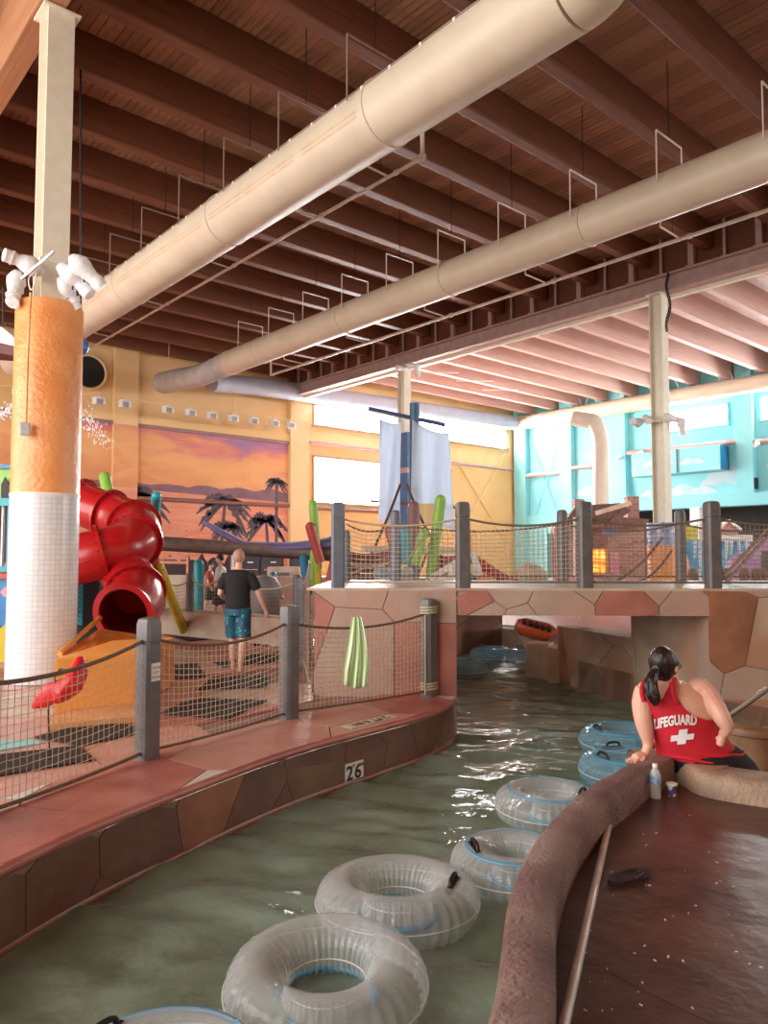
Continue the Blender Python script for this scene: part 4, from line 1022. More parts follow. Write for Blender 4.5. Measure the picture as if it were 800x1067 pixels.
tube_ring(534, 902, .84, .15, 'clear tube with turquoise stripe half hidden by the curb wall', mat=CLEAR, hang=[150], blue=2)
tube_ring(572, 840, .90, .16, 'clear tube with blue rings and a black handle, third up along the curb', mat=CLEAR, hang=[-75], blue=2)
tube_ring(655, 803, .95, .17, 'blue tinted tube beside the hand of the lifeguard', mat=CLEARB, hang=[160, 60], blue=2)
tube_ring(650, 773, .98, .17, 'blue tinted tube furthest along the curb, beyond the lifeguard', mat=CLEARB, hang=[150], blue=2)
tube_ring(162, 1150, .98, .15, 'clear tube with black handle cut off by the bottom edge', hang=[105], blue=2)
tube_ring(480, 698, .95, .2, 'blue tube under the bridge beside its left pier', mat=CLEARB)
tube_ring(513, 684, .95, .2, 'blue tube drifting under the bridge near the back wall', mat=CLEARB, hang=[90])
tube_ring(551, 686, .95, .2, 'blue tube drifting under the bridge by the end pier', mat=CLEARB, hang=[80])
# orange boat-shaped float seen through the bridge
c = pd(558, 657, 16.0); o_ = thing('orange_float', 'orange hollow float leaning behind the river wall beneath the bridge', 'float', c)
b = MB(); b.tube([pd(538, 650, 16.5), pd(545, 653, 16.5), pd(570, 659, 16.4), pd(579, 661, 16.4)], [.12, .20, .20, .12], 12, sx=1); b.build('shell', M('orange_plastic', (.80, .13, .05), r=.35), o_, smooth=50)
for i in range(5): MB().ell(pd(546 + i * 6.5, 648 + i * 1.9, 16.2), (.05, .05, .07), 6).build('hole', BLACK, o_)

# =================================================================== DEPTH MARKERS
i0 = None
q = pz(393, 815, -.44)
best = min(range(61), key=lambda i: (CC.at(CC.L * i / 60)[0] - Vector((q.x, q.y, 0))).length); P0, T0, N0 = CC.at(CC.L * best / 60)
dm = thing('depth_marker', 'white depth tile reading 2 6 at the waterline of the left river wall', 'sign', P0 - N0 * .01 + Vector((0, 0, -.42)))
o0 = P0 - N0 * .004 + Vector((0, 0, -.40)); up_ = Vector((0, 0, 1))
MB().slab([o0 - T0 * .125 - up_ * .11, o0 + T0 * .125 - up_ * .11, o0 + T0 * .125 + up_ * .10, o0 - T0 * .125 + up_ * .10], -N0 * .012).build('plate', WHITE, dm); dmp_ = dm.children[0]
INK = M('black_ink', (.02, .02, .02))
for dx, tx, sz in ((-.07, '2', .19), (.045, '6', .19), (-.015, 'FT', .05), (.10, 'IN', .05)):
    flat_text('numeral', tx, sz, o0 - N0 * .013 + T0 * dx + up_ * (0.0 if sz > .1 else .06), T0, up_, INK, dmp_, bold=.004 if sz > .1 else .001, lift=.002)
q = pz(383, 750, 0); best = min(range(61), key=lambda i: (CC.at(CC.L * i / 60)[0] - Vector((q.x, q.y, 0))).length); P1, T1, N1 = CC.at(CC.L * best / 60)
dm2 = thing('deck_depth_marker', 'pale depth tiles lettered 2 FT 6 IN set in the red coping', 'sign', P1 + N1 * .12 + Vector((0, 0, .003)))
o1 = P1 + N1 * .13 + Vector((0, 0, .002))
MB().slab([o1 - T1 * .36 - N1 * .075, o1 + T1 * .36 - N1 * .075, o1 + T1 * .36 + N1 * .075, o1 - T1 * .36 + N1 * .075], (0, 0, .004)).build('plate', M('pale_tile', (.72, .60, .44), r=.4), dm2)
flat_text('numeral', '2 FT 6 IN', .13, o1 + Vector((0, 0, .006)), -T1, -N1, INK, dm2, bold=.003)

# =================================================================== DECK MATS
mats_ = [([(35, 768), (100, 752), (145, 757), (145, 764), (83, 777)], 'long black mat just behind the nearest fence net'),
 ([(-30, 790), (83, 777), (97, 792), (0, 808), (-30, 812)], 'black mat nearest the left edge of the picture'),
 ([(166, 744), (188, 733), (210, 728), (278, 730), (236, 749)], 'black mat nearest the middle fence post'),
 ([(206, 719), (221, 706), (280, 704), (278, 716)], 'black mat just in front of the feet of the man'),
 ([(171, 694), (206, 691), (214, 705), (184, 707)], 'small black mat left of the feet of the man'),
 ([(222, 690), (262, 682), (291, 683), (289, 690), (232, 695)], 'black mat beneath the man in teal shorts'),
 ([(262, 668), (291, 666), (291, 672), (265, 673)], 'small black mat right of the man in teal shorts'),
 ([(171, 661), (188, 658), (227, 665), (197, 668)], 'furthest black mat near the foot of the yellow pole')]
for P, lb in mats_:
    W_ = [pz(x, y, .005) for x, y in P]; c = sum(W_, Vector()) / len(W_)
    t = thing('floor_mat', lb, 'mat', (c.x, c.y, 0), 'black rubber mats on the deck')
    MB().prism([(p.x, p.y) for p in W_], .0, .012).build('mat_base', MAT, t)
MB().prism([(p.x, p.y) for p in [pz(x, y, 0) for x, y in ((-40, 772), (35, 771), (46, 774), (0, 782), (-40, 786))]], -.004, .004).build('turquoise_mat', M('turq', (.25, .62, .62), r=.4), None, label='pale turquoise patch of mat at the left edge', cat='mat')

# =================================================================== MURAL (flat paint on the back wall)
def ramp_nodes(N, L, fac, stops):
    cr = N.new('ShaderNodeValToRGB'); e = cr.color_ramp.elements
    while len(e) < len(stops): e.new(.5)
    for el, (p, c) in zip(e, stops): el.position = p; el.color = (*c, 1)
    L.new(fac, cr.inputs[0]); return cr
MU = bpy.data.materials.new('sunset_mural_paint'); MU.use_nodes = True; nt = MU.node_tree; N = nt.nodes; L = nt.links; pb = N['Principled BSDF']; pb.inputs['Roughness'].default_value = .7
tc = N.new('ShaderNodeTexCoord'); sp = N.new('ShaderNodeSeparateXYZ'); L.new(tc.outputs['Object'], sp.inputs[0])
mp = N.new('ShaderNodeMapping'); mp.inputs['Scale'].default_value = (.22, 1, .8); mp.inputs['Rotation'].default_value = (0, .22, 0); L.new(tc.outputs['Object'], mp.inputs[0])
n1 = N.new('ShaderNodeTexNoise'); n1.inputs['Scale'].default_value = 1.5; n1.inputs['Detail'].default_value = 6; n1.inputs['Distortion'].default_value = .9; L.new(mp.outputs[0], n1.inputs['Vector'])
a1 = N.new('ShaderNodeMath'); a1.operation = 'MULTIPLY_ADD'; a1.inputs[1].default_value = 3.2; L.new(n1.outputs['Fac'], a1.inputs[0]); 
zz = N.new('ShaderNodeMath'); zz.operation = 'MULTIPLY_ADD'; zz.inputs[1].default_value = 1.0; zz.inputs[2].default_value = -1.6; L.new(sp.outputs['Z'], zz.inputs[0]); L.new(zz.outputs[0], a1.inputs[2])
xx = N.new('ShaderNodeMath'); xx.operation = 'MULTIPLY_ADD'; xx.inputs[1].default_value = .085; L.new(sp.outputs['X'], xx.inputs[0]); L.new(a1.outputs[0], xx.inputs[2])
mr = N.new('ShaderNodeMapRange'); mr.inputs['From Min'].default_value = 5.0; mr.inputs['From Max'].default_value = 9.0; L.new(xx.outputs[0], mr.inputs[0])
sky = ramp_nodes(N, L, mr.outputs[0], [(0, (.80, .34, .16)), (.20, (.90, .48, .20)), (.38, (.85, .42, .20)), (.5, (.72, .25, .22)), (.62, (.45, .22, .36)), (.78, (.24, .24, .48)), (1, (.18, .30, .55))])
n2 = N.new('ShaderNodeTexNoise'); n2.inputs['Scale'].default_value = 3; mp2 = N.new('ShaderNodeMapping'); mp2.inputs['Scale'].default_value = (.15, 1, 2); L.new(tc.outputs['Object'], mp2.inputs[0]); L.new(mp2.outputs[0], n2.inputs['Vector'])
sea = ramp_nodes(N, L, n2.outputs['Fac'], [(.3, (.88, .42, .26)), (.7, (.78, .27, .18))])
gt = N.new('ShaderNodeMath'); gt.operation = 'GREATER_THAN'; gt.inputs[1].default_value = 4.45; L.new(sp.outputs['Z'], gt.inputs[0])
mx = N.new('ShaderNodeMix'); mx.data_type = 'RGBA'; L.new(gt.outputs[0], mx.inputs['Factor']); L.new(sea.outputs[0], mx.inputs['A']); L.new(sky.outputs[0], mx.inputs['B']); L.new(mx.outputs['Result'], pb.inputs['Base Color'])
mu = thing('sunset_mural', 'wide painted sunset mural with clouds and palms on the yellow wall', 'mural', (12, YW, 0))
yF = YW - .03
MB().box(((-4 + 20.2) / 2, yF, 3.54), (24.2, .03, 7.0)).build('painted_sky', MU, mu)
MB().box((12.1, YW - .26, 3.54), (1.02, .03, 7.0)).build('painted_sky', MU, mu)
# distant headland strip
HL = M('headland_paint', (.24, .13, .17), (.30, .17, .20), sc=2, r=.7); PALM = M('palm_paint', (.13, .10, .13), (.10, .08, .11), sc=3, r=.7)
rr = random.Random(2); P = []; n = 60
for i in range(n + 1):
    x = 8 + 12.2 * i / n; P.append((x, yF - .02, 4.50 + .10 + .16 * abs(math.sin(i * .37)) * (.4 + .6 * i / n) + rr.uniform(0, .05)))
for i in range(n, -1, -1): x = 8 + 12.2 * i / n; P.append((x, yF - .02, 4.44 - max(0, (i / n - .35)) * .35))
MB().slab(P, (0, -.004, 0)).build('painted_headland', HL, mu)
P = [(9, yF - .02, .02)]
for i in range(n + 1):
    x = 9 + 8.2 * i / n; P.append((x, yF - .02, 1.2 + .35 * abs(math.sin(i * .61)) + rr.uniform(0, .3)))
P.append((17.2, yF - .02, .02)); MB().slab(P, (0, -.004, 0)).build('painted_jungle', M('jungle_paint', (.06, .035, .04), r=.7), mu)
def palm(px, pz_, s, z0, seed, lean=0, pw=1):
    r_ = random.Random(seed); b = MB(); c = Vector((px, yF - .022 - seed * .001, pz_))
    tp = catmull([(px + lean, c.y, z0), (px + lean * .5, c.y, (z0 + pz_) / 2), (px, c.y, pz_)], 5)
    for a, d in zip(tp, tp[1:]): b.slab([a + Vector((-.09, 0, 0)), a + Vector((.09, 0, 0)), d + Vector((.07, 0, 0)), d + Vector((-.07, 0, 0))], (0, -.003, 0))
    for k in range(13):
        an = R(-35 + 250 * k / 12) + r_.uniform(-.1, .1); L_ = s * r_.uniform(.8, 1.15); dx = math.cos(an); dz = math.sin(an)
        sp_ = [c + Vector((dx * L_ * t, 0, dz * L_ * t * .75 - .55 * L_ * t * t)) for t in (0, .2, .4, .6, .8, 1)]
        up = []; dn = []
        for i, q in enumerate(sp_):
            w_ = s * .13 * math.sin(math.pi * (i / 5 * .85 + .1)); tg = (sp_[min(i + 1, 5)] - sp_[max(i - 1, 0)]).normalized(); nr = Vector((-tg.z, 0, tg.x))
            up.append(q + nr * w_ * .6); dn.append(q - nr * w_)
            if i < 5: m_ = q.lerp(sp_[i + 1], .6); dn.append(m_ - nr * w_ * .35)
        b.slab(up + dn[::-1], (0, -.003, 0))
    b.build('painted_palm', PALM, mu, fix=False)
for (x, y, s, sd) in ((234, 524, 1.45, 1), (277, 543, 1.3, 2), (288, 502, 1.35, 3), (138, 515, 1.5, 5), (237, 549, 1.0, 7)):
    q = pY(x, y, yF); 
    if q.x + s > 20.3: s = max(.5, 20.25 - q.x)
    palm(q.x, q.z, s, .2 if sd in (1, 3) else q.z - 2.2, sd, lean=-.3 if sd == 1 else .2 if q.x < 19 else 0)
# slatted red shutter shape painted on the mural at the left
sh = thing('slatted_panel', 'coral slatted panel standing in front of the mural right of the red slide', 'panel', pY(181, 560, 29))
for i in range(9): MB().bar(pY(163, 549 + i * 4.6, 29), pY(196, 551 + i * 4.4, 29), .05, .12).build('slat', M('coral_slat', (.80, .36, .24), r=.6) if i == 0 else bpy.data.materials['coral_slat'], sh)
for x in (164, 195): MB().bar(pY(x, 548, 29.1), pY(x, 622, 29.1), .06, .08).build('upright', bpy.data.materials['coral_slat'], sh)

# =================================================================== LEFT PLAY AREA
TOW = thing('climbing_tower', 'dark netted tower with cyan panels behind the tiled column', 'tower', pz(88, 690, 0))
MB().box(pd(84, 640, 14.6), (.9, .5, 2.4), rz=-YAW).build('dark_net_panel', M('dark_net', (.03, .02, .02), r=.8), TOW)
cy_ = MB(); c0 = pd(79, 625, 14.2); cy_.box(c0, (.26, .06, .95), rz=-YAW); cy_.build('cyan_panel', CYAN, TOW)
lat = MB()
for i in range(-5, 6):
    for s_ in (-1, 1): lat.bar(c0 - hf * .06 + rt * (-.13) + Vector((0, 0, i * .09)), c0 - hf * .06 + rt * .13 + Vector((0, 0, i * .09 + s_ * .26)), .012, .012)
lat.build('lattice', BLACK, TOW)
for x in (74,): MB().tube([pz(x, 692, 0), pz(x, 692, 0) + Vector((0, 0, 2.0))], .06, 10).build('tower_post', GREY, TOW)
MB().slab([pd(84, 601, 13.5), pd(130, 592, 13.5), pd(148, 594, 13.5), pd(140, 600, 13.5), pd(90, 606, 13.5)], (0, 0, .05)).build('cyan_roof', CYAN, TOW)
# upper spiral slide
SLD = thing('spiral_tube_slide', 'glossy red spiral tube slide with flared mouth beside the tiled column', 'slide', pz(110, 690, 0))
path = catmull([pd(20, 592, 13.0), pd(52, 590, 12.9), pd(80, 583, 12.9), pd(110, 576, 13.0), pd(134, 568, 13.3), pd(143, 556, 14.0), pd(137, 545, 14.7), pd(120, 538, 15.1), pd(100, 531, 15.3), pd(84, 524, 15.5), pd(60, 516, 15.6)], 7)
b = MB().tube(path, .44, 28); b.build('tube', RED, SLD, smooth=70)
def flange_at(path, i, r, wd, parent, mt=RED):
    p = path[i]; t_ = (path[min(i + 1, len(path) - 1)] - path[max(i - 1, 0)]).normalized()
    f = MB().tube([p - t_ * wd, p + t_ * wd], r, 30).build('flange', mt, parent, smooth=40)
    x = t_.orthogonal().normalized(); y = t_.cross(x)
    for k in range(20): a = 2 * math.pi * k / 20; q = p + (x * math.cos(a) + y * math.sin(a)) * (r - .035); bo.tube([q - t_ * (wd + .02), q + t_ * (wd + .02)], .016, 5)
bo = MB()
for i in (20, 31, 40, 51, 63): flange_at(path, i, .52, .03, SLD)
bo.build('flange_bolts', REDD, SLD, kind='stuff')
MB().tube([p + Vector((0, 0, -.10)) - hf * .435 for p in path[4:32]], .018, 6).build('side_seam', RED, SLD, smooth=60)
# exit tube
c = pd(128, 640, 11.6); dirm = (-hf * .95 - rt * .06 + Vector((0, 0, -.12))).normalized()
ex = catmull([c - dirm * 1.9 + Vector((0, 0, .55)) - rt * .9, c - dirm * 1.2 + Vector((0, 0, .25)) - rt * .32, c - dirm * .5 + Vector((0, 0, .05)), c], 6)
b = MB(); n = 30
def hollow(b, path, ro, ri, mi_out=0, n=30, spike=None):
    T = [(path[min(i + 1, len(path) - 1)] - path[max(i - 1, 0)]).normalized() for i in range(len(path))]
    rings = []
    for (pp_, tt, r_) in [(p, t_, ro[i] if isinstance(ro, list) else ro) for i, (p, t_) in enumerate(zip(path, T))] + [(p, t_, ri) for p, t_ in list(zip(path, T))[::-1]]:
        x = tt.cross(Vector((0, 0, 1))).normalized(); y = x.cross(tt); rings.append([pp_ + (x * math.cos(2 * math.pi * k / n) + y * math.sin(2 * math.pi * k / n)) * r_ for k in range(n)])
    vs = [p for r_ in rings for p in r_]; fs = [(i * n + k, i * n + (k + 1) % n, (i + 1) * n + (k + 1) % n, (i + 1) * n + k) for i in range(len(rings) - 1) for k in range(n)]
    b.add(vs, fs); return b
ros = [.44] * len(ex); ros[-1] = .50; ros[-2] = .475; ros[-3] = .45
hollow(b, ex, ros, .40); b.build('exit_tube', RED, SLD, smooth=60)
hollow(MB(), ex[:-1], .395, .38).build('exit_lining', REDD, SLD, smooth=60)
MB().tube([ex[0] + Vector((0, 0, 0)), ex[0] - dirm * .03], .42, 24).build('exit_back', BLACK, SLD)
bo = MB(); flange_at(ex, 8, .50, .025, SLD); bo.build('flange_bolts', REDD, SLD, kind='stuff')
# orange run-out trough
e0 = [pd(104, 655, 11.3), pd(150, 662, 11.3)]; f0 = [pd(62, 683, 9.7), pd(141, 683, 9.5)]
MB().slab([e0[0], e0[1], f0[1], f0[0]], (0, 0, -.06)).build('orange_trough', M('wet_orange', (.80, .26, .05), (.85, .55, .40), sc=3, r=.15, st=(1, 1, 1), lo=.5, hi=.7), SLD)
for q0, q1 in ((e0[0], f0[0]), (e0[1], f0[1])): MB().tube(catmull([q0 + Vector((0, 0, .16)), lerp(q0, q1, .5) + Vector((0, 0, .10)), q1 + Vector((0, 0, .02))], 5), .035, 10).build('trough_edge', ORG, SLD, smooth=60)
ob_ = thing('orange_runout', 'orange slide run-out box behind the nearest net', 'slide end', pz(105, 745, 0))
P = [pz(56, 748, 0), pz(143, 737, 0)]; P = P + [P[1] + hf * 1.5, P[0] + hf * 1.6]; P = [(p.x, p.y) for p in P]
MB().prism(P, 0, .62).build('side_wall', ORG, ob_, bevel=.03)
Q = [pz(50, 762, 0), pz(148, 752, 0), pz(143, 737, 0), pz(56, 748, 0)]; MB().prism([(p.x, p.y) for p in Q], 0, .06).build('pale_lip', M('pale_orange', (.75, .36, .16), r=.4), ob_)
def pole(name, a, c, r, mt, label, cat='pole', cap=True):
    t = thing(name, label, cat, a); b = MB(); d_ = (Vector(c) - Vector(a)).normalized(); b.tube([a, c], r, 14).build('shaft', mt, t, smooth=60)
    MB().ell(c, (r, r, r), 7).build('rounded_end', mt, t, smooth=60); return t
pole('play_pole', pz(152, 640, -.0) * 1.0, pd(163, 517, 15.0), .10, CYAN, 'bright blue pole rising beside the bend of the red slide')
pole('play_pole', pd(140, 640, 17), pd(109, 497, 19), .14, GREEN, 'tall green pole leaning left above the red slide')
pole('play_pole', pz(166, 650, .0), pd(160, 578, 14.2), .10, REDP, 'dark red pole standing right of the slide bend')
pole('play_pole', pz(194, 662, .0), pd(166, 592, 13.6), .10, YELP, 'yellow pole leaning down right of the red slide')
pole('play_pole', pz(147, 655, .0), pd(153, 596, 14.0), .09, LOG, 'weathered grey pole under the bend of the red slide')
pole('log_beam', pd(160, 564, 17), pd(352, 578, 17.2), .13, LOG, 'long weathered log beam spanning in front of the mural', 'beam')
pole('log_beam', pd(160, 569, 17.6), pd(352, 581, 17.9), .10, M('log_dark', (.18, .13, .13), r=.7), 'darker log beam just behind the long weathered one', 'beam')
rows = []
for i in range(25):
    s_ = i / 24; x = lerp(212, 352, s_); top = lerp(543, 563, min(1, s_ * 3.2)) + (3 * math.sin(s_ * 3)) + (0 if s_ < .7 else -14 * (s_ - .7)); bot = lerp(545, 573, min(1, s_ * 3)) + 3.5 * math.sin(s_ * 3.1)
    rows.append([pd(x, lerp(top, bot, k / 6), 17.5 - .5 * math.sin(k / 6 * math.pi) * min(1, s_ * 3)) for k in range(7)])
cn = MB().grid(rows).build('purple_canopy', PURP, None, smooth=180, fix=False, label='purple canvas shade stretched above the log beams', cat='canopy', o=pd(280, 565, 17.5)); cn.modifiers.new('t', 'SOLIDIFY').thickness = .03
# playhouse corner at the far left
ph = thing('playhouse', 'green and blue playhouse corner peeping out left of the tiled column', 'playhouse', pz(-6, 690, 0))
def pbox(name, x0, y0, x1, y1, d_, th, mt, par):
    a = pd(x0, y1, d_); q = pd(x1, y0, d_); m_ = (a + q) / 2; L_ = (pd(x1, y1, d_) - a).length; hh = abs(q.z - a.z)
    return MB().box(m_ + hf * th / 2, (L_, th, hh), rz=-YAW).build(name, mt, par)
pbox('top_rail', -40, 484, 13, 488, 12.0, .3, BLUE, ph); pbox('green_panel', -40, 488, 12, 520, 12.05, .2, GREEN, ph)
pbox('cyan_rail', -40, 519, 11, 527, 11.9, .3, CYAN, ph); pbox('cyan_rail', -40, 590, 10, 596, 11.9, .3, CYAN, ph)
for x in (2, 8, -5): pbox('cyan_post', x - 1, 527, x + .6, 590, 11.95, .06, CYAN if x != 2 else WHITE, ph)
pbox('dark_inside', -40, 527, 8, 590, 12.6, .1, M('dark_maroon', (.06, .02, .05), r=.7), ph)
pbox('red_shelf', -40, 597, 9, 603, 11.95, .3, REDP, ph); pbox('blue_base', -40, 603, 7, 690, 12.0, .3, M('ocean_paint', (.02, .16, .50), (.05, .30, .45), sc=2, r=.4), ph)
def pflat(name, P, d_, mt, par, th=.03): return MB().slab([pd(x, y, d_) for x, y in P], hf * th).build(name, mt, par)
pflat('leaf_shape', [(5, 497), (9, 505), (9, 518), (5, 528), (1, 518), (1, 505)], 11.98, BLACK, ph)
pflat('fish_shape', [(0, 617), (5, 611), (8, 614), (6, 617), (8, 621), (4, 622)], 11.9, PINK, ph)
pflat('sea_shape', [(0, 655), (6, 650), (5, 665), (6, 690), (-6, 690), (-6, 650)], 11.9, YELP, ph)
# tipping canopy and round duct mouth at the far left
t = thing('tipping_bucket', 'dark red bucket underside with snowy white rim at the far left', 'bucket', pd(-8, 360, 12))
MB().slab([pd(x, y, 12) for x, y in ((-30, 352), (0, 356), (18, 361), (17, 371), (0, 368), (-30, 366))], hf * .5).build('underside', M('maroon', (.14, .02, .03), r=.5), t)
MB().slab([pd(x, y, 11.95) for x, y in ((-30, 338), (2, 341), (12, 349), (17, 355), (17, 361), (0, 357), (-30, 353))], hf * .5).build('white_rim', BAG, t)
MB().tube([pd(3, 340, 12.2), pd(3, 300, 12.2)], .015, 6).build('rod', BLACK, t)
# spray of falling water beside the orange drum
sp_ = MB(); rr = random.Random(11)
for i in range(150):
    s_ = rr.random(); x = lerp(80, 112, s_) + rr.gauss(0, 4); y = lerp(432, 462, s_ ** 1.3) + rr.gauss(0, 6); p = pd(x, y, 14 + rr.uniform(-.4, .4)); sp_.ell(p, (.010, .010, .022), 3)
for i in range(110):
    x = rr.uniform(-10, 13); y = 432 - x * .4 + rr.gauss(0, 4); p = pd(x, y, 13 + rr.uniform(-.4, .4)); sp_.ell(p, (.014, .014, .02), 3)
sp_.build('water_spray', M('spray_white', (.9, .9, .92), r=.2), None, kind='stuff', label='fine white water spray falling beside the orange drum', cat='spray')

# =================================================================== BEHIND THE MAN
lw_ = thing('low_beige_wall', 'low beige wall under the far net fence behind the man', 'wall', pz(240, 668, 0))
la = pz(168, 660, 0); lb = pz(322, 676, 0); ln = (lb - la).normalized(); 
MB().bar(la + Vector((0, 0, .26)), lb + Vector((0, 0, .26)), .25, .52).build('wall_body', CT, lw_, bevel=.02)
ff = thing('far_rope_fence', 'rope net fence standing on the low beige wall behind the man', 'fence', la)
FPp = [la, lerp(la, lb, .22), lerp(la, lb, .52), lerp(la, lb, .93)]
for i, p in enumerate(FPp): post(ff, p, 1.33, .17, 0, GREY, round_=True)
for i, (a, c) in enumerate(zip(FPp, FPp[1:])): netpanel(ff, a, c, 1.2, .16, .55, 0, .09, NETD, seed=40 + i, tw=.005, rope=ROPEL, rr_=.018)
ff2 = thing('corner_rope_fence', 'short rope fence from the bridge corner back past the low wall', 'fence', lb)
q_ = BR_(-.05, .1); r_ = pz(322, 690, 0)
post(ff2, pz(316, 694, 0), 1.35, .17, 0, GREY); netpanel(ff2, pz(316, 694, 0), BR_(-.1, .3), (1.25, 1.6), .05, .1, 0, .09, NETD, seed=44, tw=.005, rope=ROPEL)
netpanel(ff2, lb, pz(316, 694, 0), 1.2, .1, .1, 0, .09, NETD, seed=45, tw=.005, rope=ROPEL)
t = thing('far_parapet', 'long stone parapet wall across the deck under the mural', 'wall', pz(250, 640, 0))
MB().bar(pd(120, 620, 22), pd(520, 622, 24), .4, 1.2).build('wall_body', CT, t)
pole('turquoise_spout', pz(207, 652, 0), pd(207, 588, 18), .12, CYAN, 'turquoise water spout post in front of the far wall')
t = thing('grey_bin', 'rounded grey bin beside the man', 'bin', pz(277, 650, 0)); MB().lathe([(.28, 0), (.34, .2), (.34, .95), (.25, 1.12), (.1, 1.2)], pz(277, 652, 0), 16).build('bin_body', M('bin_grey', (.30, .28, .30), r=.5), t, smooth=50)
t = thing('wooden_counter', 'small beige counter box near the far doors', 'counter', pd(296, 610, 24)); MB().box(pd(296, 602, 24), (1.0, .6, .7), rz=-YAW).build('counter_body', CT, t); MB().box(pd(296, 602, 24) - hf * .32, (.4, .03, .35), rz=-YAW).build('screen', GREY, t)
for i, (x, y, mt, lb_) in enumerate(((328, 577, GREEN, 'short green pole leaning behind the bridge corner'), (325, 598, GREEN, 'lower green and yellow pole below the purple canopy'), (332, 600, YELP, 'yellow pole leaning right below the purple canopy'), (321, 604, BLUE, 'slanting blue pole below the purple canopy'), (341, 602, REDP, 'wine red pole slanting at the corner of the bridge'))):
    dx = (-6, -3, 5, 6, -10)[i]; pole('play_pole', pd(x + (0 if i else 3), y + 16, 17), pd(x + (-2 if i == 0 else -dx * .8), y - (52 if i == 0 else 22), 17), .10, mt, lb_)
pole('play_pole', pd(334, 586, 16.8), pd(323, 549, 16.8), .11, REDP, 'red pole leaning left above the purple canopy end')

# =================================================================== SHIP WITH SAILS
SAIL = M('sail_cloth', (.78, .86, .95), (.70, .80, .93), sc=1.5, r=.8, bump=.2, bsc=3)
nt = SAIL.node_tree; tl_ = nt.nodes.new('ShaderNodeBsdfTranslucent'); tl_.inputs[0].default_value = (.76, .86, .98, 1); ms_ = nt.nodes.new('ShaderNodeMixShader'); ms_.inputs[0].default_value = .5
nt.links.new(nt.nodes['Principled BSDF'].outputs[0], ms_.inputs[1]); nt.links.new(tl_.outputs[0], ms_.inputs[2]); nt.links.new(ms_.outputs[0], nt.nodes['Material Output'].inputs[0])
def sail(name, tl, tr, br_, bl, d_, label, sc=.5, hem=.6):
    rows = []; n = 22
    for i in range(n + 1):
        v = i / n; row = []
        for j in range(n + 1):
            u = j / n; x = lerp(lerp(tl[0], tr[0], u), lerp(bl[0], br_[0], u), v); y = lerp(lerp(tl[1], tr[1], u), lerp(bl[1], br_[1], u), v)
            y += sc * 4 * u * (1 - u) * 8 * (1 - v) - hem * 4 * u * (1 - u) * 8 * v
            row.append(pd(x, y, d_ + .10 * math.sin(u * 7 + v * 2.5) + .03 * math.sin(u * 17 + v * 4)))
        rows.append(row)
    o = MB().grid(rows).build(name, SAIL, None, smooth=180, fix=False, label=label, cat='sail', o=pd(tl[0], tl[1], d_)); o.modifiers.new('t', 'SOLIDIFY').thickness = .02
    return o
sail('ship_sail', (396, 436), (418, 440), (416, 551), (394, 543), 24.5, 'narrower pale blue sail hanging left of the mast', .3, .25)
sail('ship_sail', (430, 437), (468, 451), (473, 552), (427, 549), 24.5, 'wider pale blue sail hanging right of the mast', .5, .4)
ms = thing('ship_mast', 'dark blue wooden mast with slanting yard behind the mast column', 'mast', pz(431, 640, 0))
MB().tube([pd(431, 640, 24.8), pd(432, 420, 24.8)], .17, 12).build('mast_pole', M('mast_blue', (.03, .12, .22), r=.4), ms, smooth=60)
MB().tube([pd(384, 426, 24.8), pd(464, 443, 24.8)], .07, 10).build('yard', M('yard_blue', (.05, .09, .20), r=.4), ms, smooth=60)
MB().tube([pd(386, 522, 24.8), pd(480, 529, 24.8)], .05, 8).build('lower_yard', BRICK or M('yard_brown', (.30, .17, .12), r=.6), ms, smooth=60)
for i, (a, c) in enumerate((((417, 505), (383, 585)), ((424, 505), (449, 560)), ((449, 562), (430, 610)), ((383, 585), (365, 600)))):
    MB().tube(rope_pts(pd(*a, 24.2), pd(*c, 20), .1), .045, 6).build('rigging_rope', M('rig_brown', (.14, .07, .06), r=.8) if i == 0 else bpy.data.materials['rig_brown'], ms)
hull = thing('play_ship', 'dark red wooden play ship hull behind the bridge net', 'ship', pz(415, 640, 0))
HR = M('hull_red', (.28, .03, .04), (.20, .02, .03), sc=4, r=.5)
def hullside(x0, x1, yt, yb, d0, d1):
    for k in range(5):
        f = k / 5; b = MB(); pts0 = []
        for i in range(9):
            u = i / 8; x = lerp(x0, x1, u); y = lerp(yt, yb, f) + 5 * 4 * (u - .5) ** 2 * -1 + 3; pts0.append((x, y, lerp(d0, d1, u)))
        for (a, c) in zip(pts0, pts0[1:]):
            h = (yb - yt) / 5 - .4
            b.slab([pd(a[0], a[1], a[2] + f * .3), pd(c[0], c[1], c[2] + f * .3), pd(c[0], c[1] + h, c[2] + f * .3), pd(a[0], a[1] + h, a[2] + f * .3)], hf * .08)
        b.build('plank', HR, hull)
hullside(357, 408, 574, 609, 19, 20); hullside(452, 482, 577, 600, 20, 20)
MB().bar(pd(378, 572, 20.5), pd(480, 574, 21), .5, .18).build('gunwale', CREAM, hull)
for i, (x, mt, a, lb_, rr_) in enumerate(((415, REDP, -9, 'red pole leaning left inside the play ship', .13), (423, CYAN, -1, 'short cyan pole upright inside the play ship', .13), (432, GREEN, 9, 'green pole leaning right inside the play ship', .13))):
    pole('ship_pole', pd(x, 588, 18.6), pd(x + a, 556 if i else 553, 18.6), rr_, mt, lb_)
pole('green_pole_end', pd(441, 660, 19), pd(459, 521, 19), .14, GREEN, 'green pole sticking up right of the sails')
pole('brown_bollard', pd(431, 590, 20), pd(431, 528, 20), .16, M('bollard_brown', (.30, .14, .15), r=.5), 'brown post below the wide sail')
